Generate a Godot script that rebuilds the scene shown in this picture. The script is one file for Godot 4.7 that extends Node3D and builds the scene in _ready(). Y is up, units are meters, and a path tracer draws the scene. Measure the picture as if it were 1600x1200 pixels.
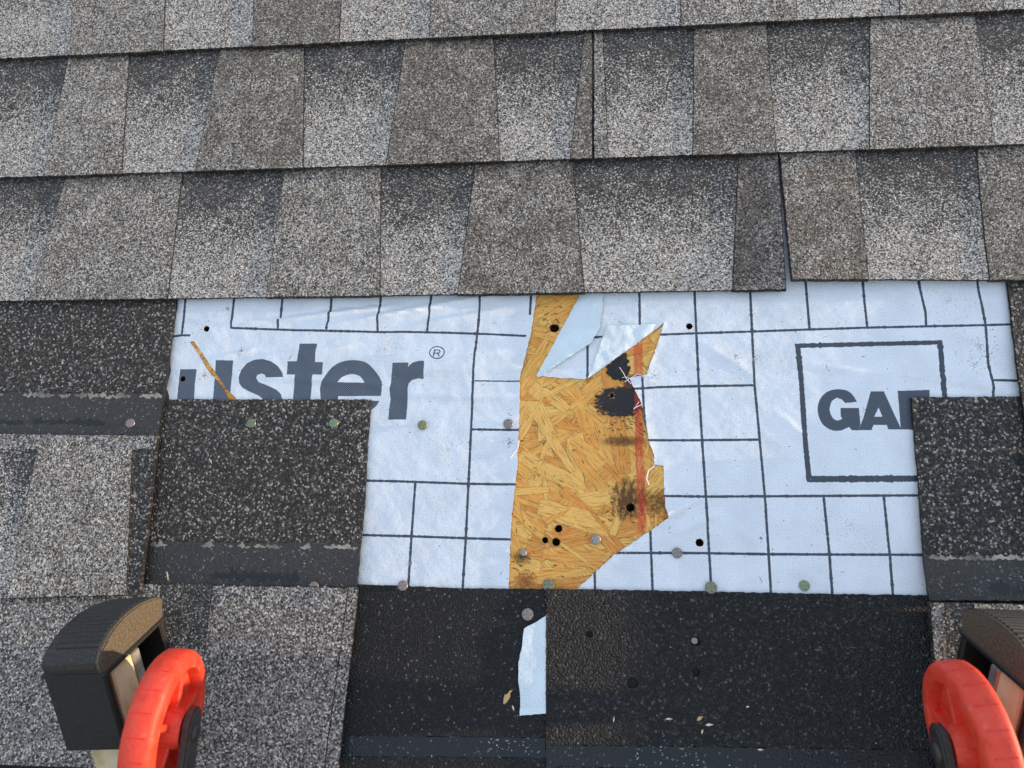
extends Node3D
# A patch of roof under repair seen from a ladder. Everything is laid out in the roof's own axes:
# u to the right along the courses, v up the slope, w out of the roof, all in millimetres.

const PITCH := 26.6
var RB := Basis()                      # roof axes in the world
var RO := Vector3(0, 3.4, 0)           # the roof point that the camera looks at
var cam_pos := Vector3()               # in roof millimetres
var cam_r := Vector3()
var cam_d := Vector3()
var cam_f := Vector3()
var M := {}
var rng := RandomNumberGenerator.new()
var used := {}

# ------------------------------------------------------------------ frames
func setup_frame():
	var p := deg_to_rad(PITCH)
	RB = Basis(Vector3(1, 0, 0), Vector3(0, sin(p), -cos(p)), Vector3(0, cos(p), sin(p)))
	var vh := Vector3(100, -4500, 1200).normalized()     # up-slope direction in lens axes (right, down, forward)
	var uh := Vector3(13300, -24.4, -1200)
	uh = (uh - vh * uh.dot(vh)).normalized()
	var nh := uh.cross(vh)
	cam_r = Vector3(uh.x, vh.x, nh.x)
	cam_d = Vector3(uh.y, vh.y, nh.y)
	cam_f = Vector3(uh.z, vh.z, nh.z)
	cam_pos = -cam_f * 727.0

func ray(x: float, y: float) -> Vector3:
	return (cam_r * (x - 800.0) / 1200.0 + cam_d * (y - 600.0) / 1200.0 + cam_f).normalized()

func px3(x: float, y: float, w := 0.0) -> Vector3:   # the point of the plane w that lies in this direction
	var d := ray(x, y)
	return cam_pos + d * ((w - cam_pos.z) / d.z)

func px(x: float, y: float, w := 0.0) -> Vector2:
	var p := px3(x, y, w)
	return Vector2(p.x, p.y)

func pxs(a: Array, w := 0.0) -> PackedVector2Array:
	var r := PackedVector2Array()
	for i in range(0, a.size(), 2): r.append(px(a[i], a[i + 1], w))
	return r

func world(p: Vector3) -> Vector3: return RO + RB * (p * 0.001)

# ------------------------------------------------------------------ nodes
func numbered(n: String) -> String:
	var k: int = used.get(n, 0)
	used[n] = k + 1
	return n if k == 0 else "%s_%03d" % [n, k]

func thing(called: String, label: String, category: String, at: Vector3, group := "", kind := "") -> Node3D:
	var o := Node3D.new()
	o.name = numbered(called)
	add_child(o, true)
	o.transform = Transform3D(RB, world(at))
	o.set_meta("label", label)
	o.set_meta("origin", at)
	if category: o.set_meta("category", category)
	if group: o.set_meta("group", group)
	if kind: o.set_meta("kind", kind)
	return o

class Sheet:                                            # collects triangles in roof millimetres
	var v := PackedVector3Array()
	var n := PackedVector3Array()
	var t := PackedVector2Array()
	var c := PackedColorArray()
	func tri(a: Vector3, b: Vector3, d: Vector3, na: Vector3, nb: Vector3, nd: Vector3, ta := Vector2(), tb := Vector2(), td := Vector2(), col := Color.WHITE):
		# keep the front (clockwise) side on the side of the normals
		if (b - a).cross(d - a).dot(na + nb + nd) > 0.0:
			v.append_array([a, d, b]); n.append_array([na, nd, nb]); t.append_array([ta, td, tb])
		else:
			v.append_array([a, b, d]); n.append_array([na, nb, nd]); t.append_array([ta, tb, td])
		c.append_array([col, col, col])
	func quad(a: Vector3, b: Vector3, d: Vector3, e: Vector3, nn: Vector3, col := Color.WHITE, uv := 0.004):
		var ta := Vector2(0, 0)
		var tb := Vector2((b - a).length() * uv, 0)
		var tc := Vector2((b - a).length() * uv, (d - b).length() * uv)
		var td := Vector2(0, (d - b).length() * uv)
		tri(a, b, d, nn, nn, nn, ta, tb, tc, col)
		tri(a, d, e, nn, nn, nn, ta, tc, td, col)
	func mesh(o: Vector3) -> ArrayMesh:
		var a := []
		a.resize(Mesh.ARRAY_MAX)
		var p := PackedVector3Array()
		p.resize(v.size())
		for i in v.size(): p[i] = (v[i] - o) * 0.001
		var tg := PackedFloat32Array()
		tg.resize(v.size() * 4)
		for i in v.size():
			tg[i * 4] = 1.0
			tg[i * 4 + 3] = -1.0
		a[Mesh.ARRAY_VERTEX] = p
		a[Mesh.ARRAY_NORMAL] = n
		a[Mesh.ARRAY_TEX_UV] = t
		a[Mesh.ARRAY_COLOR] = c
		a[Mesh.ARRAY_TANGENT] = tg
		var m := ArrayMesh.new()
		m.add_surface_from_arrays(Mesh.PRIMITIVE_TRIANGLES, a)
		return m

func part(called: String, s: Sheet, mat: Material, parent: Node3D, label := "", kind := "") -> MeshInstance3D:
	var o := MeshInstance3D.new()
	o.name = called
	var root := parent
	while not root.has_meta("origin"): root = root.get_parent()
	o.mesh = s.mesh(root.get_meta("origin"))
	o.material_override = mat
	if label: o.set_meta("label", label)
	if kind: o.set_meta("kind", kind)
	parent.add_child(o, true)
	return o

# ------------------------------------------------------------------ plates: a cut-out with thickness that follows a height function
func circle(c: Vector2, r: float, k := 14, rough := 0.12) -> PackedVector2Array:
	var p := PackedVector2Array()
	for i in k:
		var a := TAU * i / k
		p.append(c + Vector2(cos(a), sin(a)) * r * (1.0 + rng.randf_range(-rough, rough)))
	return p

func rag(o: PackedVector2Array, amp: float, step := 3.0) -> PackedVector2Array:   # subdivide an outline and roughen it
	var r := PackedVector2Array()
	for i in o.size():
		var a := o[i]
		var b := o[(i + 1) % o.size()]
		var k := maxi(1, int(a.distance_to(b) / step))
		var nrm := (b - a).orthogonal().normalized()
		for j in k:
			r.append(a.lerp(b, float(j) / k) + nrm * rng.randf_range(-amp, amp) * (1.0 if j > 0 else 0.3))
	return r

func cell_polys(cell: PackedVector2Array, outline: PackedVector2Array, holes: Array, depth := 0) -> Array:
	var polys: Array = Geometry2D.intersect_polygons(cell, outline)
	var bad := false
	for h in holes:
		var nxt := []
		for p in polys:
			for q in Geometry2D.clip_polygons(p, h):
				nxt.append(q)
				if Geometry2D.is_polygon_clockwise(q): bad = true
		polys = nxt
		if bad: break
	if bad and depth < 8:
		var out := []
		var a := cell[0]
		var b := cell[2]
		var m := (a + b) / 2.0 + Vector2(0.013, 0.017) * (b - a)
		for q in [[a, m], [Vector2(m.x, a.y), Vector2(b.x, m.y)], [m, b], [Vector2(a.x, m.y), Vector2(m.x, b.y)]]:
			var l: Vector2 = q[0]
			var h2: Vector2 = q[1]
			out.append_array(cell_polys(PackedVector2Array([l, Vector2(h2.x, l.y), h2, Vector2(l.x, h2.y)]), outline, holes, depth + 1))
		return out
	return polys

func plate(s: Sheet, outline: PackedVector2Array, holes: Array, cell: float, topf: Callable, th: float, uvf: Callable, edge := Color.WHITE, bottom := true, top_col := Color.WHITE):
	if Geometry2D.is_polygon_clockwise(outline):
		outline = outline.duplicate()
		outline.reverse()
	var lo := outline[0]
	var hi := outline[0]
	for p in outline:
		lo = lo.min(p)
		hi = hi.max(p)
	lo -= Vector2(0.0137, 0.0171) * cell + Vector2(0.01, 0.01)
	var nx := int(ceil((hi.x - lo.x) / cell)) + 1
	var ny := int(ceil((hi.y - lo.y) / cell)) + 1
	var near := {}
	var loops := [outline]
	loops.append_array(holes)
	for lp in loops:
		for i in lp.size():
			var a: Vector2 = lp[i]
			var b: Vector2 = lp[(i + 1) % lp.size()]
			var k := int(a.distance_to(b) / (cell * 0.2)) + 1
			for j in k + 1:
				var p := (a.lerp(b, float(j) / k) - lo) / cell
				var g := Vector2i(int(floor(p.x)), int(floor(p.y)))
				near[g] = true
				var fx := p.x - g.x
				var fy := p.y - g.y
				if fx < 0.25: near[g + Vector2i(-1, 0)] = true
				if fx > 0.75: near[g + Vector2i(1, 0)] = true
				if fy < 0.25: near[g + Vector2i(0, -1)] = true
				if fy > 0.75: near[g + Vector2i(0, 1)] = true
	var hts := PackedFloat32Array()
	hts.resize((nx + 3) * (ny + 3))
	for j in ny + 3:
		for i in nx + 3:
			hts[j * (nx + 3) + i] = topf.call(lo + Vector2(i - 1, j - 1) * cell)
	var hat := func(i: int, j: int) -> float: return hts[(j + 1) * (nx + 3) + i + 1]
	var W := nx + 3
	var e := minf(cell * 0.5, 1.5)
	for j in ny:
		for i in nx:
			var c0 := lo + Vector2(i, j) * cell
			if not near.has(Vector2i(i, j)):
				var mid := c0 + Vector2(cell, cell) * 0.5
				if not (Geometry2D.is_point_in_polygon(mid, outline) and Geometry2D.is_point_in_polygon(mid + Vector2(0.031, 0.217) * cell, outline)): continue
				var skip := false
				for h in holes:
					if Geometry2D.is_point_in_polygon(mid, h): skip = true
				if skip: continue
				var P := []
				var N := []
				var T := []
				for q in [[0, 0], [0, 1], [1, 1], [1, 0]]:
					var ii: int = i + q[0] + 1
					var jj: int = j + q[1] + 1
					var at := c0 + Vector2(q[0], q[1]) * cell
					P.append(Vector3(at.x, at.y, hts[jj * W + ii]))
					N.append(Vector3(hts[jj * W + ii - 1] - hts[jj * W + ii + 1], hts[(jj - 1) * W + ii] - hts[(jj + 1) * W + ii], 2.0 * cell).normalized())
					T.append(uvf.call(at))
				s.tri(P[0], P[1], P[2], N[0], N[1], N[2], T[0], T[1], T[2], top_col)
				s.tri(P[0], P[2], P[3], N[0], N[2], N[3], T[0], T[2], T[3], top_col)
				if bottom:
					var dn := Vector3(0, 0, -1)
					var k := Vector3(0, 0, th)
					s.tri(P[0] - k, P[1] - k, P[2] - k, dn, dn, dn, T[0], T[1], T[2], edge)
					s.tri(P[0] - k, P[2] - k, P[3] - k, dn, dn, dn, T[0], T[2], T[3], edge)
			else:
				var cp := PackedVector2Array([c0, c0 + Vector2(cell, 0), c0 + Vector2(cell, cell), c0 + Vector2(0, cell)])
				for poly in cell_polys(cp, outline, holes):
					var ids := Geometry2D.triangulate_polygon(poly)
					for k in range(0, ids.size(), 3):
						var P := []
						var N := []
						var T := []
						for q in 3:
							var at: Vector2 = poly[ids[k + q]]
							var z: float = topf.call(at)
							P.append(Vector3(at.x, at.y, z))
							N.append(Vector3(topf.call(at - Vector2(e, 0)) - topf.call(at + Vector2(e, 0)), topf.call(at - Vector2(0, e)) - topf.call(at + Vector2(0, e)), 2.0 * e).normalized())
							T.append(uvf.call(at))
						if absf((poly[ids[k + 1]] - poly[ids[k]]).cross(poly[ids[k + 2]] - poly[ids[k]])) < 1e-5: continue
						s.tri(P[0], P[1], P[2], N[0], N[1], N[2], T[0], T[1], T[2], top_col)
						if bottom:
							var dn := Vector3(0, 0, -1)
							var kk := Vector3(0, 0, th)
							s.tri(P[0] - kk, P[1] - kk, P[2] - kk, dn, dn, dn, T[0], T[1], T[2], edge)
	if th > 0.0:
		for li in loops.size():
			var lp: PackedVector2Array = loops[li]
			var out := (1.0 if li == 0 else -1.0) * (-1.0 if Geometry2D.is_polygon_clockwise(lp) else 1.0)
			for i in lp.size():
				var a := lp[i]
				var b := lp[(i + 1) % lp.size()]
				var k := maxi(1, int(a.distance_to(b) / cell))
				for j in k:
					var p := a.lerp(b, float(j) / k)
					var q := a.lerp(b, float(j + 1) / k)
					if p.distance_to(q) < 1e-4: continue
					var dir := (q - p).normalized()
					var nn := Vector3(dir.y, -dir.x, 0) * out
					var zp: float = topf.call(p)
					var zq: float = topf.call(q)
					var A := Vector3(p.x, p.y, zp)
					var B := Vector3(q.x, q.y, zq)
					var k2 := Vector3(0, 0, th)
					var tp: Vector2 = uvf.call(p)
					var tq: Vector2 = uvf.call(q)
					s.tri(A, B, B - k2, nn, nn, nn, tp, tq, tq, edge)
					s.tri(A, B - k2, A - k2, nn, nn, nn, tp, tq, tp, edge)

# ------------------------------------------------------------------ swept and turned shapes in any frame
func tube(s: Sheet, pts: Array, rad: float, k := 6, col := Color.WHITE):
	for i in pts.size() - 1:
		var a: Vector3 = pts[i]
		var b: Vector3 = pts[i + 1]
		var d := (b - a).normalized()
		var x := d.cross(Vector3(0.31, 0.77, 0.55)).normalized()
		var y := d.cross(x)
		for j in k:
			var n0 := x * cos(TAU * j / k) + y * sin(TAU * j / k)
			var n1 := x * cos(TAU * (j + 1) / k) + y * sin(TAU * (j + 1) / k)
			s.tri(a + n0 * rad, b + n0 * rad, b + n1 * rad, n0, n0, n1, Vector2(), Vector2(), Vector2(), col)
			s.tri(a + n0 * rad, b + n1 * rad, a + n1 * rad, n0, n1, n1, Vector2(), Vector2(), Vector2(), col)

func lathe(s: Sheet, c: Vector3, ax: Vector3, prof: Array, k := 48, closed := false, crease := 0.75):
	# prof: Vector2(radius, along the axis); runs so that the outside is on its left
	ax = ax.normalized()
	var x := ax.cross(Vector3(0.13, 0.55, 0.82)).normalized()
	var y := ax.cross(x)
	var m := prof.size()
	var segs := m if closed else m - 1
	var fn := []
	for i in segs:
		var d: Vector2 = (prof[(i + 1) % m] - prof[i]).normalized()
		fn.append(Vector2(d.y, -d.x))
	for i in segs:
		var p0: Vector2 = prof[i]
		var p1: Vector2 = prof[(i + 1) % m]
		var n0: Vector2 = fn[i]
		var n1: Vector2 = fn[i]
		if i > 0 or closed:
			var q: Vector2 = fn[(i + segs - 1) % segs]
			if q.dot(fn[i]) > crease: n0 = (q + fn[i]).normalized()
		if i < segs - 1 or closed:
			var q: Vector2 = fn[(i + 1) % segs]
			if q.dot(fn[i]) > crease: n1 = (q + fn[i]).normalized()
		for j in k:
			var e0 := x * cos(TAU * j / k) + y * sin(TAU * j / k)
			var e1 := x * cos(TAU * (j + 1) / k) + y * sin(TAU * (j + 1) / k)
			var A := c + e0 * p0.x + ax * p0.y
			var B := c + e1 * p0.x + ax * p0.y
			var C := c + e1 * p1.x + ax * p1.y
			var D := c + e0 * p1.x + ax * p1.y
			var u0 := Vector2(float(j) / k * 4.0, float(i) / segs)
			var u1 := Vector2(float(j + 1) / k * 4.0, float(i) / segs)
			var u2 := Vector2(float(j + 1) / k * 4.0, float(i + 1) / segs)
			var u3 := Vector2(float(j) / k * 4.0, float(i + 1) / segs)
			if p0.x > 1e-5: s.tri(A, B, C, e0 * n0.x + ax * n0.y, e1 * n0.x + ax * n0.y, e1 * n1.x + ax * n1.y, u0, u1, u2)
			if p1.x > 1e-5: s.tri(A, C, D, e0 * n0.x + ax * n0.y, e1 * n1.x + ax * n1.y, e0 * n1.x + ax * n1.y, u0, u2, u3)

func block(s: Sheet, c: Vector3, x: Vector3, y: Vector3, z: Vector3, half: Vector3, bev := 1.0, uv := 0.02):
	# a box with chamfered edges
	var ax := [x.normalized(), y.normalized(), z.normalized()]
	var h := [half.x, half.y, half.z]
	var P := func(i: int, si: float, j: int, sj: float, k: int, sk: float, inset: int) -> Vector3:
		var r := c
		for q in [[i, si], [j, sj], [k, sk]]:
			var d: float = h[q[0]] - (bev if q[0] != inset else 0.0)
			r += ax[q[0]] * q[1] * d
		return r
	for i in 3:
		var j := (i + 1) % 3
		var k := (i + 2) % 3
		for sg in [-1.0, 1.0]:
			s.quad(P.call(i, sg, j, -1.0, k, -1.0, i), P.call(i, sg, j, 1.0, k, -1.0, i), P.call(i, sg, j, 1.0, k, 1.0, i), P.call(i, sg, j, -1.0, k, 1.0, i), ax[i] * sg, Color.WHITE, uv)
			for sj in [-1.0, 1.0]:
				s.quad(P.call(i, sg, j, sj, k, -1.0, i), P.call(i, sg, j, sj, k, 1.0, i), P.call(i, sg, j, sj, k, 1.0, j), P.call(i, sg, j, sj, k, -1.0, j), (ax[i] * sg + ax[j] * sj).normalized(), Color.WHITE, uv)
				for sk in [-1.0, 1.0]:
					if i == 0:
						var nn: Vector3 = (ax[i] * sg + ax[j] * sj + ax[k] * sk).normalized()
						s.tri(P.call(i, sg, j, sj, k, sk, i), P.call(i, sg, j, sj, k, sk, j), P.call(i, sg, j, sj, k, sk, k), nn, nn, nn)

func extrude(s: Sheet, o: Vector3, e1: Vector3, e2: Vector3, e3: Vector3, prof: PackedVector2Array, a: float, b: float, uv := 0.02):
	# profile in (e2, e3), swept along e1 from a to b
	var cw := Geometry2D.is_polygon_clockwise(prof)
	var run := 0.0
	for i in prof.size():
		var p := prof[i]
		var q := prof[(i + 1) % prof.size()]
		var d := (q - p)
		var n2 := Vector2(d.y, -d.x).normalized() * (-1.0 if cw else 1.0)
		var nn := (e2 * n2.x + e3 * n2.y).normalized()
		var A := o + e2 * p.x + e3 * p.y
		var B := o + e2 * q.x + e3 * q.y
		var t0 := Vector2(0, run * uv)
		run += d.length()
		var t1 := Vector2(0, run * uv)
		var w := Vector2((b - a) * uv, 0)
		s.tri(A + e1 * a, B + e1 * a, B + e1 * b, nn, nn, nn, t0, t1, t1 + w)
		s.tri(A + e1 * a, B + e1 * b, A + e1 * b, nn, nn, nn, t0, t1 + w, t0 + w)
	var ids := Geometry2D.triangulate_polygon(prof)
	for k in range(0, ids.size(), 3):
		for cap in [[a, -1.0], [b, 1.0]]:
			var P := []
			var T := []
			for q in 3:
				var p := prof[ids[k + q]]
				P.append(o + e2 * p.x + e3 * p.y + e1 * cap[0])
				T.append(p * uv)
			var nn: Vector3 = e1 * cap[1]
			s.tri(P[0], P[1], P[2], nn, nn, nn, T[0], T[1], T[2])

# ------------------------------------------------------------------ textures
func lin(r: float, g: float, b: float) -> Color: return Color(r, g, b).linear_to_srgb()

func cell_noise(sd: int, freq: float, ret: int) -> FastNoiseLite:
	var n := FastNoiseLite.new()
	n.seed = sd
	n.noise_type = FastNoiseLite.TYPE_CELLULAR
	n.frequency = freq
	n.cellular_return_type = ret
	n.cellular_jitter = 1.0
	n.fractal_type = FastNoiseLite.FRACTAL_NONE
	return n

func fbm(sd: int, freq: float, oct := 4) -> FastNoiseLite:
	var n := FastNoiseLite.new()
	n.seed = sd
	n.noise_type = FastNoiseLite.TYPE_SIMPLEX_SMOOTH
	n.frequency = freq
	n.fractal_octaves = oct
	return n

# stops: [upper bound of the granule's random number, linear grey, warmth]
func granule_lut(stops: Array) -> PackedByteArray:
	var r := PackedByteArray()
	for k in 256:
		var x := (k + 0.5) / 256.0
		var prev := 0.0
		for s in stops:
			if x <= s[0]:
				var t: float = (x - prev) / (s[0] - prev)
				var wob := 0.72 + 0.56 * fmod(t * 7.37 + 0.31, 1.0)
				var hue := (fmod(t * 13.7 + 0.13, 1.0) - 0.5) * 0.16
				var g: float = s[1] * wob
				var c := Color(g * (1.0 + s[2] + hue), g, g * (1.0 - s[2] - hue * 0.9)).linear_to_srgb()
				r.append(clampi(int(c.r * 255), 0, 255))
				r.append(clampi(int(c.g * 255), 0, 255))
				r.append(clampi(int(c.b * 255), 0, 255))
				break
			prev = s[0]
	return r

func granules(w: int, h: int, sd: int, freq: float, from: Array, to: Array, lo := 0.0, hi := 1.0, clump := 0.0) -> ImageTexture:
	# rows run from the mix "from" (top) to the mix "to" (bottom); every granule is of one mix or the other
	var src := cell_noise(sd, freq, FastNoiseLite.RETURN_CELL_VALUE).get_image(w, h, false, false, false).get_data()
	var soft := fbm(sd + 5, 0.012, 3).get_image(w, h).get_data()
	var A := granule_lut(from)
	var B := granule_lut(to)
	var dst := PackedByteArray()
	dst.resize(w * h * 3)
	for y in h:
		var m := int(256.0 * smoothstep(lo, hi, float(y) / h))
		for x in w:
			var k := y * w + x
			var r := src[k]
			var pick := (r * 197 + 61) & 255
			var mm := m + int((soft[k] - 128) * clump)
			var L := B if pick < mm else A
			dst[k * 3] = L[r * 3]
			dst[k * 3 + 1] = L[r * 3 + 1]
			dst[k * 3 + 2] = L[r * 3 + 2]
	return ImageTexture.create_from_image(Image.create_from_data(w, h, false, Image.FORMAT_RGB8, dst))

func granule_normals(w: int, h: int, sd: int, freq: float, strength: float) -> ImageTexture:
	var im := cell_noise(sd, freq, FastNoiseLite.RETURN_DISTANCE).get_image(w, h, true, false, true)
	im.convert(Image.FORMAT_RGBA8)
	im.bump_map_to_normal_map(strength)
	return ImageTexture.create_from_image(im)

func mat(color: Color, rough := 0.8, metal := 0.0) -> StandardMaterial3D:
	var m := StandardMaterial3D.new()
	m.albedo_color = color
	m.roughness = rough
	m.metallic = metal
	return m

func textured(t: Texture2D, nm: Texture2D, rough: float, nscale := 1.0, tint := Color.WHITE) -> StandardMaterial3D:
	var m := mat(tint, rough)
	m.albedo_texture = t
	m.vertex_color_use_as_albedo = true
	if nm:
		m.normal_enabled = true
		m.normal_texture = nm
		m.normal_scale = nscale
	return m

func ramp(a: Array) -> Gradient:
	var g := Gradient.new()
	g.offsets = PackedFloat32Array(a.map(func(q): return q[0]))
	g.colors = PackedColorArray(a.map(func(q): return q[1]))
	return g

func noise_tex(w: int, h: int, n: FastNoiseLite, g: Gradient = null, bump := 0.0) -> NoiseTexture2D:
	var t := NoiseTexture2D.new()
	t.width = w
	t.height = h
	t.generate_mipmaps = false
	t.noise = n
	t.seamless = true
	if g: t.color_ramp = g
	if bump > 0.0:
		t.as_normal_map = true
		t.bump_strength = bump
	return t

func grain_texture(sd: int, light: Color, dark: Color) -> ImageTexture:   # wood fibres running along x
	var n := fbm(sd, 1.0, 3)
	var im := Image.create(512, 128, false, Image.FORMAT_RGB8)
	for y in 128:
		for x in 512:
			var a := n.get_noise_2d(x * 0.006, y * 0.09) * 0.5 + 0.5
			var f := n.get_noise_2d(x * 0.010 + 90.0, y * 0.24)
			var c := light.lerp(dark, clampf(a * 1.3 - 0.15, 0, 1))
			if f > 0.27: c = c.lerp(Color(0.26, 0.10, 0.018), clampf((f - 0.27) * 5.0, 0, 0.85))
			if f < -0.40: c = c.lerp(Color(0.90, 0.64, 0.26), 0.5)
			im.set_pixel(x, y, c.linear_to_srgb())
	return ImageTexture.create_from_image(im)

func stain_texture(sd: int, c: Color, streak: float, power: float, gain: float) -> ImageTexture:
	var n := fbm(sd, 1.0, 4)
	var im := Image.create(256, 256, false, Image.FORMAT_RGBA8)
	for y in 256:
		for x in 256:
			var p := Vector2(x - 127.5, y - 127.5) / 127.5
			var a := n.get_noise_2d(x * 0.03, y * 0.03 * streak) * 0.9 + n.get_noise_2d(x * 0.09 + 50, y * 0.16) * 0.5
			var k := clampf(((0.75 if power > 5.0 else 1.0 - pow(p.length(), power)) + a * 0.75) * gain, 0, 1) * clampf((1.0 - maxf(absf(p.x), absf(p.y))) * 8.0, 0, 1)
			im.set_pixel(x, y, Color(c.r, c.g, c.b, k * c.a))
	return ImageTexture.create_from_image(im)

# ---- print on the underlayment: a canvas in roof millimetres
class Canvas:
	var im: Image
	var lo := Vector2()
	var k := 4.0
	func to(p: Vector2) -> Vector2: return Vector2((p.x - lo.x) * k, im.get_height() - (p.y - lo.y) * k)
	func fill(polys: Array, col: Color):               # even-odd fill of outlines given in millimetres
		var P := []
		var y0 := 1e9
		var y1 := -1e9
		for q in polys:
			var t := PackedVector2Array()
			for p in q:
				var r := to(p)
				t.append(r)
				y0 = minf(y0, r.y)
				y1 = maxf(y1, r.y)
			P.append(t)
		for y in range(maxi(0, int(y0)), mini(im.get_height() - 1, int(y1) + 1) + 1):
			var xs := []
			var yy := y + 0.5
			for t in P:
				for i in t.size():
					var a: Vector2 = t[i]
					var b: Vector2 = t[(i + 1) % t.size()]
					if (a.y <= yy) != (b.y <= yy): xs.append(a.x + (yy - a.y) / (b.y - a.y) * (b.x - a.x))
			xs.sort()
			for i in range(0, xs.size() - 1, 2):
				var a := int(round(xs[i]))
				var b := int(round(xs[i + 1]))
				if b > a: im.fill_rect(Rect2i(a, y, b - a, 1), col)

func stroke(cv: Canvas, pts: PackedVector2Array, width: float, col: Color):   # a printed line, width in mm, slightly bled
	for i in pts.size() - 1:
		var a := pts[i]
		var b := pts[i + 1]
		var d := (b - a).normalized()
		var nn := d.orthogonal()
		var k := maxi(1, int(a.distance_to(b) / 1.6))
		var w0 := width * 0.5
		for j in k:
			var p := a.lerp(b, float(j) / k) - d * 0.2
			var q := a.lerp(b, float(j + 1) / k) + d * 0.2
			var w1 := width * 0.5 * rng.randf_range(0.86, 1.16) + (width * 0.22 if rng.randf() < 0.02 else 0.0)
			cv.fill([PackedVector2Array([p + nn * w0, q + nn * w1, q - nn * w1, p - nn * w0])], col)
			w0 = w1

func blank(w: int, h: int, sd: int) -> Image:            # woven white film
	var soft := fbm(sd, 0.006, 4).get_image(w, h).get_data()
	var fine := fbm(sd + 1, 0.16, 2).get_image(w, h).get_data()
	var dst := PackedByteArray()
	dst.resize(w * h * 3)
	for y in h:
		var wy := 3 if (y % 8) < 2 else 0
		for x in w:
			var k := y * w + x
			var g := 233 - wy * 2 - (6 if (x % 8) < 2 else 0) + ((soft[k] - 128) >> 4) + ((fine[k] - 128) >> 3)
			dst[k * 3] = g
			dst[k * 3 + 1] = g + 3
			dst[k * 3 + 2] = g + 6
	return Image.create_from_data(w, h, false, Image.FORMAT_RGB8, dst)

func zoomed(a: Array, ox: float, oy: float, k: float) -> PackedVector2Array:   # outline measured on an enlargement of the photo
	var r := PackedVector2Array()
	for i in range(0, a.size(), 2): r.append(px(ox + a[i] / k, oy + a[i + 1] / k, 1.3))
	return r

func smoothed(o: PackedVector2Array, passes := 2) -> PackedVector2Array:   # round the gentle bends of an outline, keep its corners
	for k in passes:
		var r := PackedVector2Array()
		var n := o.size()
		var soft := []
		for i in n:
			var a := (o[i] - o[(i + n - 1) % n]).normalized()
			var b := (o[(i + 1) % n] - o[i]).normalized()
			soft.append(a.dot(b) > 0.66)
		for i in n:
			var j := (i + 1) % n
			r.append(o[i])
			if soft[i] and soft[j]:
				r.append((o[i] + o[j]) * 0.5625 - (o[(i + n - 1) % n] + o[(j + 1) % n]) * 0.0625)
		o = r
	return o

func halftone(cv: Canvas, poly: PackedVector2Array, hole, pitch: float, dot: int, col: Color):
	var lo := poly[0]
	var hi := poly[0]
	for p in poly:
		lo = lo.min(p)
		hi = hi.max(p)
	var row := 0
	var y := lo.y
	while y < hi.y:
		var x := lo.x + (pitch * 0.5 if row % 2 else 0.0)
		while x < hi.x:
			var q := Vector2(x, y)
			if Geometry2D.is_point_in_polygon(q, poly) and not (hole != null and Geometry2D.is_point_in_polygon(q, hole)):
				var t := cv.to(q)
				cv.im.fill_rect(Rect2i(int(t.x), int(t.y), dot, dot), col)
			x += pitch
		y += pitch * 0.5
		row += 1

const INK := Color(0.255, 0.285, 0.325)
const INK_DOT := Color(0.50, 0.54, 0.585)

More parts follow.
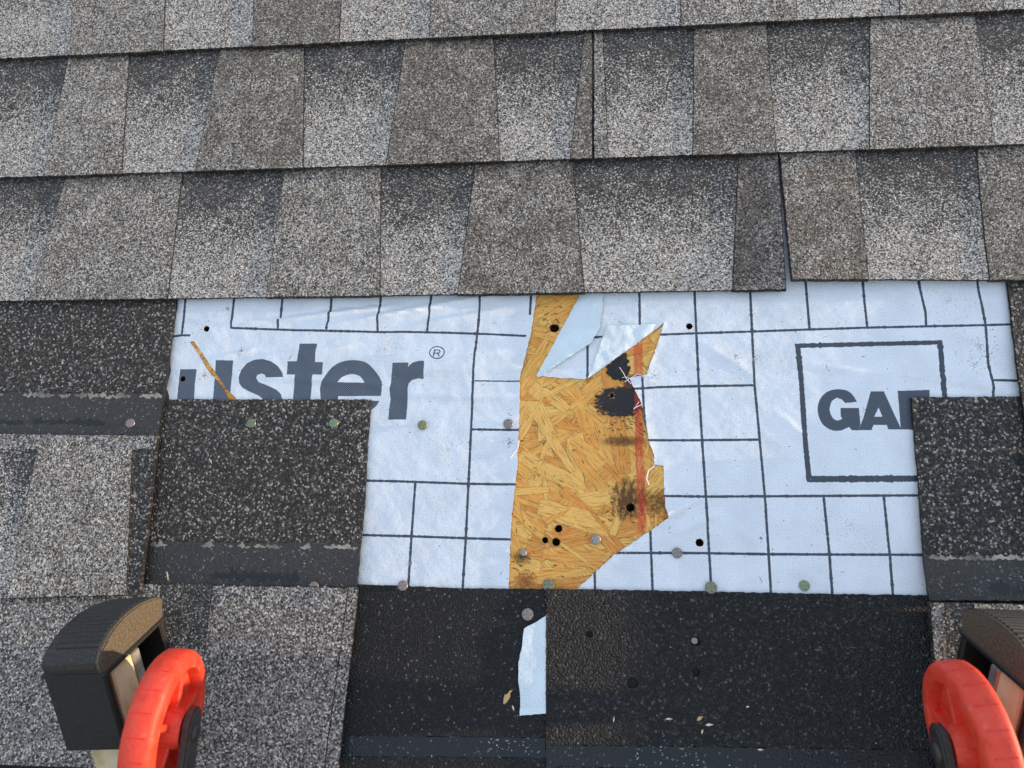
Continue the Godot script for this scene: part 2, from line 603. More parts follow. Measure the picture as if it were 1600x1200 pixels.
func print_left(cv: Canvas):
	for l in [
		[268, 526, 284, 524, 297, 524], [362, 512.5, 434, 515, 460, 516, 560, 518, 591, 519, 629, 518.5, 700, 520, 760, 522, 822, 525],
		[290, 465, 287, 500, 284, 524], [366, 465, 361, 513], [442, 462, 440, 480, 438.5, 497], [434.6, 499, 434, 516], [518, 462, 517, 482, 513, 500, 510, 515],
		[595, 460, 594, 480, 590, 500, 590, 518], [674, 460, 671, 490, 667, 519], [750, 458, 749, 490, 746, 520, 741, 560, 739, 592, 738, 630, 736, 672, 732, 756, 728, 838, 723, 918, 722, 935],
		[830, 458, 828, 492], [736, 671, 812, 672], [572, 751, 620, 752, 732, 756, 808, 757], [567, 836, 643, 838, 728, 841, 800, 843], [649, 754, 643, 838, 637, 930]]:
		stroke(cv, pxs(l, 1.3), 2.2, INK)
	stroke(cv, pxs([740, 595, 815, 596], 1.3), 1.2, INK)
	# the letters, as they stand: ...uster
	var Z := [260.0, 460.0, 5.0]
	var solid := [
		[[110, 585, 237, 585, 222, 700, 215, 850, 80, 850, 97, 690], Z], [[388, 515, 523, 517, 505, 700, 492, 850, 362, 850, 378, 650], Z],
		[[-40, 520, 20, 530, 33, 560, 36, 590, 25, 640, 5, 690, -40, 705], Z], [[-40, 742, 5, 745, 20, 780, 25, 830, -40, 830], Z],
		[[915, 648, 780, 650, 772, 630, 745, 618, 712, 630, 702, 655, 720, 685, 790, 712, 860, 745, 895, 780, 908, 840, 770, 840, 745, 810, 720, 790, 640, 755, 590, 725, 568, 690, 565, 645, 585, 590, 630, 540, 690, 512, 755, 507, 820, 525, 870, 560, 905, 610], Z],
		[[1040, 385, 1178, 385, 1165, 480, 1160, 528, 1223, 530, 1215, 628, 1142, 625, 1135, 720, 1122, 850, 986, 850, 1000, 700, 1008, 628, 942, 625, 948, 525, 1020, 522, 1035, 460], Z],
		[[820, 358, 952, 355, 947, 395, 965, 372, 990, 355, 1040, 343, 1082, 343, 1077, 490, 1030, 487, 980, 500, 952, 530, 943, 570, 944, 640, 940, 720, 930, 830, 783, 830, 790, 740, 802, 660, 792, 575, 805, 530, 812, 450], [460.0, 500.0, 5.3333]],
		[[640, 673, 708, 675, 680, 720, 640, 750], [460.0, 500.0, 5.3333]]]
	for s in solid:
		var o := zoomed(s[0], s[1][0], s[1][1], s[1][2])
		if s[0].size() > 50 or s[0].size() in [26]: o = smoothed(o)
		cv.fill([o], INK)
		halftone(cv, o, null, 2.0, 3, INK_DOT)
	var eo := zoomed([213, 580, 230, 520, 275, 440, 340, 375, 420, 342, 500, 335, 590, 352, 650, 400, 705, 470, 732, 540, 722, 632, 365, 635, 362, 680, 222, 680], 460, 500, 5.3333)
	var ei := zoomed([362, 522, 385, 488, 430, 460, 485, 450, 540, 465, 566, 490, 588, 525], 460, 500, 5.3333)
	eo = smoothed(eo)
	ei = smoothed(ei)
	cv.fill([eo, ei], INK)
	halftone(cv, eo, ei, 2.0, 3, INK_DOT)
	var ring := []
	for i in 29:
		var a := TAU * i / 28
		ring.append_array([1190 + cos(a) * 62, 273 + sin(a) * 51])
	stroke(cv, zoomed(ring, 460, 500, 5.3333), 1.0, INK)
	stroke(cv, zoomed([1162, 305, 1168, 250, 1204, 251, 1216, 264, 1206, 279, 1166, 280], 460, 500, 5.3333), 1.1, INK)
	stroke(cv, zoomed([1192, 280, 1211, 305], 460, 500, 5.3333), 1.1, INK)

func print_right(cv: Canvas):
	for l in [
		[923, 527.6, 941, 526], [990, 524, 1035, 523, 1080, 521, 1176, 518, 1262, 515, 1354, 512, 1446, 510, 1540, 508, 1600, 506],
		[985, 608, 1030, 605, 1080, 603.6, 1179, 602], [1010, 688, 1070, 688, 1187, 687], [1030, 775, 1103, 776, 1195, 775.5, 1436, 774], [940, 864, 1016, 864, 1064, 864, 1108, 864.5, 1201, 866, 1442, 867],
		[1551, 594, 1600, 595], [999, 455, 1000, 530], [918, 528, 918, 592], [1003, 580, 1006, 640, 1010, 690], [1016, 828, 1020, 935], [929, 890, 930, 930],
		[1085, 452, 1088, 520, 1092, 604, 1097, 688, 1103, 776, 1108, 864, 1112, 930], [1172, 452, 1175, 518, 1179, 602, 1187, 687, 1195, 775, 1201, 866, 1205, 935],
		[1258, 430, 1261, 470, 1265, 515], [1287, 776, 1296, 867, 1301, 938], [1347, 430, 1351, 475, 1355, 511], [1381, 776, 1390, 867, 1396, 938],
		[1434, 430, 1437, 450, 1446, 488, 1447, 510], [1526, 430, 1529, 455, 1534, 476, 1540, 508, 1544, 568, 1551, 596, 1553, 640]]:
		stroke(cv, pxs(l, 1.3), 2.2, INK)
	var Z := [1200.0, 500.0, 4.286]
	for l in [[[182, 173, 1166, 150], 4.2], [[198, 168, 222, 400, 248, 800, 276, 1078], 4.5], [[1150, 145, 1162, 260, 1170, 400, 1185, 520], 4.5], [[262, 1066, 620, 1064, 1060, 1062], 5.4]]:
		stroke(cv, zoomed(l[0], 1200, 500, 4.286), l[1], INK)
	var G := zoomed([595, 548, 515, 556, 495, 532, 460, 520, 430, 540, 413, 590, 420, 630, 440, 662, 470, 673, 498, 662, 487, 645, 485, 590, 608, 590, 618, 700, 606, 738, 560, 737, 545, 715, 500, 736, 450, 742, 400, 725, 360, 690, 336, 630, 335, 570, 355, 520, 390, 485, 440, 466, 500, 466, 545, 482, 578, 518], 1200, 500, 4.286)
	var A := zoomed([688, 478, 775, 478, 893, 732, 805, 732, 795, 703, 706, 703, 692, 738, 606, 737, 640, 652], 1200, 500, 4.286)
	var Ah := zoomed([740, 585, 766, 647, 711, 648], 1200, 500, 4.286)
	var F := zoomed([868, 475, 1082, 468, 1080, 545, 975, 548, 976, 600, 1050, 602, 1050, 660, 978, 660, 980, 735, 890, 732], 1200, 500, 4.286)
	G = smoothed(G)
	cv.fill([G], INK)
	cv.fill([A, Ah], INK)
	cv.fill([F], INK)
	halftone(cv, G, null, 1.5, 2, INK_DOT.lerp(INK, 0.35))
	halftone(cv, A, Ah, 1.5, 2, INK_DOT.lerp(INK, 0.35))
	halftone(cv, F, null, 1.5, 2, INK_DOT.lerp(INK, 0.35))

func soil(cv: Canvas, count: int, smudges: Array):       # specks of asphalt, scuffs and rust smudges
	for i in count:
		var x := rng.randi_range(0, cv.im.get_width() - 6)
		var y := rng.randi_range(0, cv.im.get_height() - 6)
		var g := rng.randf_range(0.1, 0.45)
		cv.im.fill_rect(Rect2i(x, y, rng.randi_range(1, 4), rng.randi_range(1, 3)), Color(g, g, g * 1.02))
	for i in count / 14:
		var p := Vector2(rng.randf_range(0, cv.im.get_width()), rng.randf_range(0, cv.im.get_height())) / cv.k + Vector2(cv.lo.x, cv.lo.y)
		var a := rng.randf() * PI
		var d := Vector2(cos(a), sin(a)) * rng.randf_range(1.0, 5.0)
		stroke(cv, PackedVector2Array([p, p + d * 0.5, p + d + d.orthogonal() * rng.randf_range(-0.3, 0.3)]), rng.randf_range(0.25, 0.6), Color(0.52, 0.51, 0.50))
	for s in smudges:                                      # [x, y, radius mm, colour, count]
		var c := px(s[0], s[1], 1.3)
		for i in s[4]:
			var a := rng.randf() * TAU
			var q := cv.to(c + Vector2(cos(a), sin(a)) * s[2] * abs(rng.randfn(0.0, 0.45)))
			var kk := rng.randi_range(1, 4)
			if q.x > 2 and q.y > 2 and q.x < cv.im.get_width() - 6 and q.y < cv.im.get_height() - 6:
				var old := cv.im.get_pixelv(Vector2i(q))
				cv.im.fill_rect(Rect2i(int(q.x), int(q.y), kk, kk), old.lerp(s[3], rng.randf_range(0.2, 0.75)))

func materials():
	# granule mixes: [share up to, linear grey, warmth]
	var light := [[0.26, 0.045, 0.13], [0.52, 0.160, 0.19], [0.85, 0.285, 0.17], [1.0, 0.58, 0.15]]
	var grey := [[0.24, 0.045, 0.12], [0.46, 0.18, 0.17], [0.81, 0.32, 0.16], [1.0, 0.62, 0.14]]
	var tan := [[0.27, 0.042, 0.16], [0.64, 0.140, 0.23], [0.91, 0.225, 0.21], [1.0, 0.48, 0.16]]
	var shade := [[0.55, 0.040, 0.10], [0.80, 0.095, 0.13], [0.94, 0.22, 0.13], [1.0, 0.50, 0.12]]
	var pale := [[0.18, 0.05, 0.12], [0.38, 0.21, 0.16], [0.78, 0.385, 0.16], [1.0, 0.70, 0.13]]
	var lap := [[0.50, 0.024, 0.16], [0.76, 0.052, 0.18], [0.91, 0.12, 0.16], [1.0, 0.36, 0.12]]
	var dark := [[0.60, 0.0055, -0.04], [0.9, 0.012, 0.0], [0.985, 0.034, 0.03], [1.0, 0.13, 0.05]]
	var fn := granule_normals(1024, 1024, 11, 0.45, 4.0)
	var cn := granule_normals(1024, 1024, 12, 0.32, 4.0)
	var dn := granule_normals(1024, 1024, 14, 0.40, 4.0)
	M.tab = textured(granules(1024, 1024, 11, 0.45, light, grey, -0.2, 1.2, 5.0), fn, 0.85, 0.32)
	M.tab_tan = textured(granules(1024, 1024, 11, 0.45, tan, light, -0.6, 1.7, 3.5), fn, 0.85, 0.32)
	for q in ["tab", "tab_tan", "coarse"]: (M[q] if M.has(q) else M.tab).albedo_color = Color(1.0, 0.99, 0.978)
	M.tab_shaded = M.tab_tan.duplicate()
	M.tab_shaded.albedo_color = Color(0.86, 0.84, 0.84)  # darker tint: part printed tone, part shade put into the colour
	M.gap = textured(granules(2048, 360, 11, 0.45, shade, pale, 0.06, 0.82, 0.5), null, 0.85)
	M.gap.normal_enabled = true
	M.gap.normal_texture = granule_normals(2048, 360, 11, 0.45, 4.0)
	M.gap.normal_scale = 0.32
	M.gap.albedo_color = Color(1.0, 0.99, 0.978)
	M.lap = textured(granules(1024, 1024, 12, 0.32, lap, lap), cn, 0.85, 0.8)
	M.coarse = textured(granules(1024, 1024, 16, 0.40, [[0.28, 0.042, 0.12], [0.56, 0.14, 0.17], [0.85, 0.26, 0.15], [1.0, 0.56, 0.13]], [[0.26, 0.045, 0.12], [0.55, 0.155, 0.16], [0.85, 0.28, 0.14], [1.0, 0.60, 0.12]], -0.5, 1.5, 3.0), granule_normals(1024, 1024, 16, 0.38, 4.0), 0.85, 0.45)
	M.dark = textured(granules(1024, 1024, 14, 0.40, dark, dark), dn, 0.78, 0.55)
	M.dark_pebbled = textured(granules(1024, 1024, 17, 0.31, [[0.58, 0.008, 0.02], [0.88, 0.018, 0.05], [0.98, 0.045, 0.06], [1.0, 0.13, 0.06]], [[0.58, 0.008, 0.02], [0.88, 0.018, 0.05], [0.98, 0.045, 0.06], [1.0, 0.13, 0.06]]), granule_normals(1024, 1024, 17, 0.31, 5.0), 0.72, 1.0)
	M.strip = textured(granules(512, 512, 15, 0.34, [[0.88, 0.032, 0.15], [0.97, 0.05, 0.15], [1.0, 0.2, 0.12]], [[0.93, 0.036, 0.13], [1.0, 0.07, 0.13]], -0.5, 1.5), granule_normals(512, 512, 15, 0.30, 2.0), 0.55, 0.6)
	M.strip_wet = textured(granules(512, 512, 15, 0.34, [[0.97, 0.006, -0.25], [1.0, 0.08, 0.0]], [[0.97, 0.008, -0.3], [1.0, 0.12, 0.0]], -0.5, 1.5), granule_normals(512, 512, 15, 0.30, 2.0), 0.38, 0.6)
	M.release = textured(noise_tex(256, 256, fbm(37, 0.06, 4), ramp([[0.0, lin(0.06, 0.05, 0.045)], [0.45, lin(0.27, 0.235, 0.18)], [1.0, lin(0.52, 0.46, 0.36)]])), null, 0.85)
	M.tar = mat(lin(0.008, 0.008, 0.010), 0.3)
	M.tar_dull = mat(lin(0.014, 0.012, 0.011), 0.7)
	M.chip = mat(lin(0.62, 0.40, 0.17), 0.8)
	M.chip_pale = mat(lin(0.72, 0.64, 0.46), 0.8)
	M.stone = mat(Color.WHITE, 0.8)
	M.stone.vertex_color_use_as_albedo = true
	for i in 4:
		var a: Color = [Color(0.94, 0.50, 0.10), Color(0.91, 0.43, 0.08), Color(0.95, 0.57, 0.14), Color(0.85, 0.36, 0.055)][i]
		var b: Color = [Color(0.82, 0.35, 0.055), Color(0.78, 0.30, 0.045), Color(0.87, 0.42, 0.08), Color(0.68, 0.24, 0.035)][i]
		M["strand%d" % i] = textured(grain_texture(70 + i, a, b), null, 0.62)
	M.deck = mat(lin(0.05, 0.035, 0.022), 0.9)
	M.hole = mat(lin(0.02, 0.014, 0.010), 0.9)
	M.nails = []
	for c in [[0.42, 0.36, 0.33], [0.34, 0.35, 0.24], [0.47, 0.36, 0.36], [0.36, 0.44, 0.27], [0.40, 0.40, 0.40]]:
		var t := noise_tex(128, 128, fbm(33, 0.03), ramp([[0.0, lin(c[0] * 0.30, c[1] * 0.28, c[2] * 0.25)], [0.5, lin(c[0] * 0.8, c[1] * 0.78, c[2] * 0.74)], [1.0, lin(c[0] * 1.1, c[1] * 1.1, c[2] * 1.1)]]))
		var m := textured(t, null, 0.46)
		m.metallic = 0.7
		M.nails.append(m)
	M.thread = mat(lin(0.82, 0.82, 0.82), 0.6)
	# ladder hook
	var wear := noise_tex(512, 512, fbm(41, 0.010, 7), ramp([[0.0, lin(0.62, 0.036, 0.018)], [0.3, lin(0.80, 0.055, 0.022)], [0.7, lin(0.82, 0.066, 0.030)], [0.82, lin(0.77, 0.08, 0.045)], [1.0, lin(0.82, 0.15, 0.10)]]))
	M.red = textured(wear, noise_tex(512, 512, fbm(42, 0.05, 4), null, 2.0), 0.55, 0.5)
	M.red_dark = mat(lin(0.74, 0.04, 0.02), 0.6)
	var dirt := noise_tex(512, 512, fbm(43, 0.035, 6), ramp([[0.0, lin(0.014, 0.013, 0.012)], [0.5, lin(0.026, 0.023, 0.019)], [1.0, lin(0.075, 0.058, 0.040)]]))
	M.rubber = textured(dirt, noise_tex(512, 512, fbm(44, 0.09, 3), null, 2.0), 0.55, 0.5)
	M.dusty = textured(noise_tex(512, 512, fbm(49, 0.035, 6), ramp([[0.0, lin(0.05, 0.041, 0.030)], [0.5, lin(0.10, 0.078, 0.050)], [1.0, lin(0.18, 0.135, 0.082)]])), noise_tex(512, 512, fbm(44, 0.09, 3), null, 2.0), 0.6, 0.4)
	M.rubber_dark = textured(noise_tex(512, 512, fbm(47, 0.02, 6), ramp([[0.0, lin(0.007, 0.007, 0.007)], [0.6, lin(0.012, 0.011, 0.010)], [1.0, lin(0.030, 0.025, 0.019)]])), noise_tex(512, 512, fbm(44, 0.09, 3), null, 2.0), 0.55, 0.4)
	M.black = textured(noise_tex(256, 256, fbm(45, 0.03, 4), ramp([[0.0, lin(0.022, 0.021, 0.020)], [1.0, lin(0.070, 0.060, 0.050)]])), null, 0.38)
	M.alu = textured(noise_tex(256, 256, fbm(46, 0.02, 4), ramp([[0.0, lin(0.42, 0.40, 0.37)], [1.0, lin(0.70, 0.68, 0.64)]])), null, 0.42)
	M.alu.metallic = 0.8
	M.wood = textured(noise_tex(256, 256, fbm(48, 0.012, 5), ramp([[0.0, lin(0.55, 0.42, 0.22)], [0.5, lin(0.76, 0.62, 0.36)], [1.0, lin(0.82, 0.70, 0.46)]])), null, 0.6)

# ------------------------------------------------------------------ shingles
const TILT := 0.035
func line_y(l: Array, x: float) -> float: return l[1] + (l[3] - l[1]) * (x - l[0]) / (l[2] - l[0])

func at_height(x: float, y: float, wf: Callable) -> Vector2:    # the point of a tilted shingle seen at this place
	var p := px(x, y, 4.0)
	for i in 3: p = px(x, y, wf.call(p))
	return p

func outline_on(a: Array, wf: Callable) -> PackedVector2Array:
	var r := PackedVector2Array()
	for i in range(0, a.size(), 2): r.append(at_height(a[i], a[i + 1], wf))
	return r

var ripple := FastNoiseLite.new()
func slope(vtop: float, base: float, tilt := TILT, bump = null) -> Callable:
	return func(p: Vector2) -> float:
		return base + tilt * maxf(vtop - p.y, 0.0) + ripple.get_noise_2dv(p) * 0.5 + (bump.call(p) if bump != null else 0.0)

func lifted(f: Callable, h: float) -> Callable: return func(p: Vector2) -> float: return f.call(p) + h

func scatter_uv(scale := 512.0) -> Callable:
	var off := Vector2(rng.randf(), rng.randf())
	return func(p: Vector2) -> Vector2: return Vector2(p.x, -p.y) / scale + off

const EDGE := Color(0.14, 0.13, 0.13)

# tabs: [raised?, left at top, left at foot, right at top, right at foot, material]
func tabs_of(root: Node3D, f: Callable, top: Array, foot: Array, tabs: Array, over := 0.0):
	for t in tabs:
		var raised: bool = t[0]
		var h := 4.6 if raised else 3.5
		var g := lifted(f, h)
		var grow := 0.0 if raised else 3.0
		var up := -over if raised else over * 0.0
		var pts := []
		for k in 4:                                            # left side up, then right side down
			var s := 1.0 - k / 3.0
			var x: float = lerpf(t[1], t[2], s)
			var bow: float = (t[6] if t.size() > 6 else 0.0) * s * s
			pts.append_array([x - grow + (bow if t[0] else 0.0), lerpf(line_y(top, t[1]) + up, line_y(foot, t[2]) - (0.0 if raised else 1.0), s)])
		for k in 4:
			var s := k / 3.0
			pts.append_array([lerpf(t[3], t[4], s) + grow, lerpf(line_y(top, t[3]) + up, line_y(foot, t[4]) - (0.0 if raised else 1.0), s)])
		var o := rag(outline_on(pts, g), 0.32, 3.2)
		var s2 := Sheet.new()
		var uvf := scatter_uv()
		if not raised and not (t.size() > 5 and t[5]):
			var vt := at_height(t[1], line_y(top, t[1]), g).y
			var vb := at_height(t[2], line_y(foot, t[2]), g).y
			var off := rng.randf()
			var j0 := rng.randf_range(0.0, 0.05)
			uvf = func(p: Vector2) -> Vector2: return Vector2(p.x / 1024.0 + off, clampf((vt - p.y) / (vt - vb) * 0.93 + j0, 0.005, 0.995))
		if raised:                                              # bare asphalt shows along the die-cut edge
			plate(s2, o, [], 12.0, lifted(g, -0.4), h - 0.4, uvf, EDGE, true, Color(0.16, 0.15, 0.15))
			for ins in Geometry2D.offset_polygon(o, -0.75): plate(s2, rag(ins, 0.28, 2.5), [], 12.0, g, 0.4, uvf, EDGE, false)
		else:
			plate(s2, o, [], 12.0, g, h, uvf, EDGE)
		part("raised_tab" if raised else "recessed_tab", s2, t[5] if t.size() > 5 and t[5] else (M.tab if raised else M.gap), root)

func band(root: Node3D, called: String, f: Callable, pts: Array, material: Material, th := 3.0, holes := [], scale := 512.0, cell := 12.0, label := ""):
	var o := rag(outline_on(pts, f), 0.4, 3.0)
	var s := Sheet.new()
	plate(s, o, holes, cell, f, th, scatter_uv(scale), EDGE, true)
	return part(called, s, material, root, label)

func ragged_strip(root: Node3D, called: String, f: Callable, a: Vector2, b: Vector2, width: float, material: Material, fill := 0.8, lift := 0.25):
	# broken streak along the line a-b (photo places): blobs of release coat or tar, each with its own torn outline
	var n := FastNoiseLite.new()
	n.seed = rng.randi()
	n.frequency = 0.035
	var p0 := at_height(a.x, a.y, f)
	var p1 := at_height(b.x, b.y, f)
	var L := p0.distance_to(p1)
	var d := (p1 - p0).normalized()
	var nn := d.orthogonal()
	var s := Sheet.new()
	var x := 0.0
	var g := lifted(f, lift)
	var cur := []
	while x <= L:
		var on := n.get_noise_2d(x, 0.0) < fill * 1.2 - 0.6 and x + 1.2 < L
		if on: cur.append(x)
		elif cur.size() > 0 or x + 1.2 >= L:
			if cur.size() > 3:
				var o := PackedVector2Array()
				var lo := PackedVector2Array()
				for k in cur.size():
					var taper := minf(1.0, minf(k, cur.size() - 1 - k) / 3.0 + 0.12)
					o.append(p0 + d * cur[k] + nn * width * taper * (0.25 + 0.45 * n.get_noise_2d(cur[k] * 5.0, 40.0) + rng.randf_range(-0.12, 0.12)))
					lo.append(p0 + d * cur[k] - nn * width * taper * (0.35 + 0.75 * n.get_noise_2d(cur[k] * 4.0, 90.0) + rng.randf_range(-0.16, 0.16)))
				lo.reverse()
				o.append_array(lo)
				plate(s, o, [], 8.0, g, lift + 0.1, scatter_uv(), Color.WHITE, false)
				if s.v.size(): part(called, s, material, root)
				s = Sheet.new()
			cur = []
		x += 1.1

func pebbles(root: Node3D, f: Callable, pts: Array, count: int, size: Vector2, tones: Array):
	# loose granules: small stones lying on the surface
	count = int(count * 0.7)
	size *= 0.65
	var o := outline_on(pts, f)
	var st := SurfaceTool.new()
	st.begin(Mesh.PRIMITIVE_TRIANGLES)
	var v := [Vector3(1, 0, 0.1), Vector3(0.3, 0.8, 0), Vector3(-0.7, 0.6, 0.1), Vector3(-0.9, -0.3, 0), Vector3(-0.1, -0.9, 0.1), Vector3(0.7, -0.6, 0), Vector3(0.1, 0.1, 0.75)]
	for i in 6:
		for q in [v[6], v[(i + 1) % 6], v[i]]: st.add_vertex(q * 0.001)
	st.generate_normals()
	var mm := MultiMesh.new()
	mm.transform_format = MultiMesh.TRANSFORM_3D
	mm.use_colors = true
	mm.mesh = st.commit()
	mm.instance_count = count
	var lo := o[0]
	var hi := o[0]
	for p in o:
		lo = lo.min(p)
		hi = hi.max(p)
	var org: Vector3 = root.get_meta("origin")
	var k := 0
	while k < count:
		var p := Vector2(rng.randf_range(lo.x, hi.x), rng.randf_range(lo.y, hi.y))
		if not Geometry2D.is_point_in_polygon(p, o): continue
		var r := rng.randf_range(size.x, size.y)
		var z: float = f.call(p)
		var b := Basis(Vector3(0, 0, 1), rng.randf() * TAU) * Basis(Vector3(1, 0, 0), rng.randf_range(-0.3, 0.3))
		mm.set_instance_transform(k, Transform3D(b.scaled(Vector3(r, r * rng.randf_range(0.6, 1.0), r)), (Vector3(p.x, p.y, z - 0.05) - org) * 0.001))
		var g: float = tones[rng.randi() % tones.size()] * rng.randf_range(0.7, 1.2)
		mm.set_instance_color(k, Color(g * 1.04, g, g * 0.95))
		k += 1
	var o2 := MultiMeshInstance3D.new()
	o2.name = "loose_granules"
	o2.multimesh = mm
	o2.material_override = M.stone
	o2.set_meta("kind", "stuff")
	root.add_child(o2, true)

func nail(x: float, y: float, f: Callable, lift: float, lean: Vector2, m: int, label: String, r := 4.6):
	var p := at_height(x, y, lifted(f, lift + 0.8))
	var z: float = f.call(p) + lift
	var c := Vector3(p.x, p.y, z)
	var t := thing("roofing_nail", label, "nail", c, "roofing nails left in the roof")
	var ax := Vector3(lean.x, lean.y, 1.0).normalized()
	var s := Sheet.new()
	lathe(s, c, ax, [Vector2(0, -0.1), Vector2(r * 0.93, -0.1), Vector2(r, 0.25), Vector2(r * 0.97, 0.75), Vector2(r * 0.86, 0.95), Vector2(r * 0.45, 1.05), Vector2(0, 1.08)], 28, false, 0.6)
	part("head", s, M.nails[m], t)
	s = Sheet.new()
	tube(s, [c - ax * 0.1, c - ax * (7.0 + lift)], 1.5, 10)
	part("shank", s, M.nails[4], t)

func _ready():
	rng.seed = 4711
	setup_frame()
	# ---------------------------------------------------------------- camera
	var cam := Camera3D.new()
	cam.name = "camera"
	cam.transform = Transform3D(RB * Basis(cam_r, -cam_d, -cam_f), world(cam_pos))
	cam.fov = 53.13
	var lens_look := CameraAttributesPhysical.new()
	lens_look.frustum_focal_length = 24.0
	lens_look.frustum_focus_distance = 0.74
	lens_look.frustum_near = 0.02
	lens_look.frustum_far = 400.0
	lens_look.exposure_aperture = 7.0
	cam.attributes = lens_look
	cam.near = 0.02
	cam.far = 400.0
	cam.current = true
	add_child(cam)
	# ---------------------------------------------------------------- sky and sun
	var sky := ProceduralSkyMaterial.new()
	sky.sky_top_color = Color(0.70, 0.77, 0.86)
	sky.sky_horizon_color = Color(0.89, 0.91, 0.935)
	sky.sky_curve = 0.18
	sky.ground_bottom_color = Color(0.20, 0.20, 0.18)
	sky.ground_horizon_color = Color(0.55, 0.57, 0.58)
	sky.sky_energy_multiplier = 1.0
	var env := Environment.new()
	env.background_mode = Environment.BG_SKY
	env.sky = Sky.new()
	env.sky.sky_material = sky
	env.tonemap_mode = Environment.TONE_MAPPER_LINEAR
	env.tonemap_exposure = 1.45
	env.sdfgi_enabled = true
	env.ssao_enabled = true
	env.ssil_enabled = true
	var we := WorldEnvironment.new()
	we.name = "surroundings"
	we.environment = env
	add_child(we)
	var sun := DirectionalLight3D.new()
	sun.name = "sun"
	sun.light_energy = 1.3
	sun.light_color = Color(1.0, 0.88, 0.72)
	sun.light_angular_distance = 0.6
	sun.shadow_enabled = true
	add_child(sun)
	var to_sun := RB * Vector3(0.985, 0.06, 0.046).normalized()
	sun.look_at_from_position(Vector3.ZERO, -to_sun, Vector3.UP)

	ripple.seed = 5
	ripple.frequency = 0.02
	materials()
	structure()
	underlayment()
	shingles()
	nails()
	hooks()
	debris()

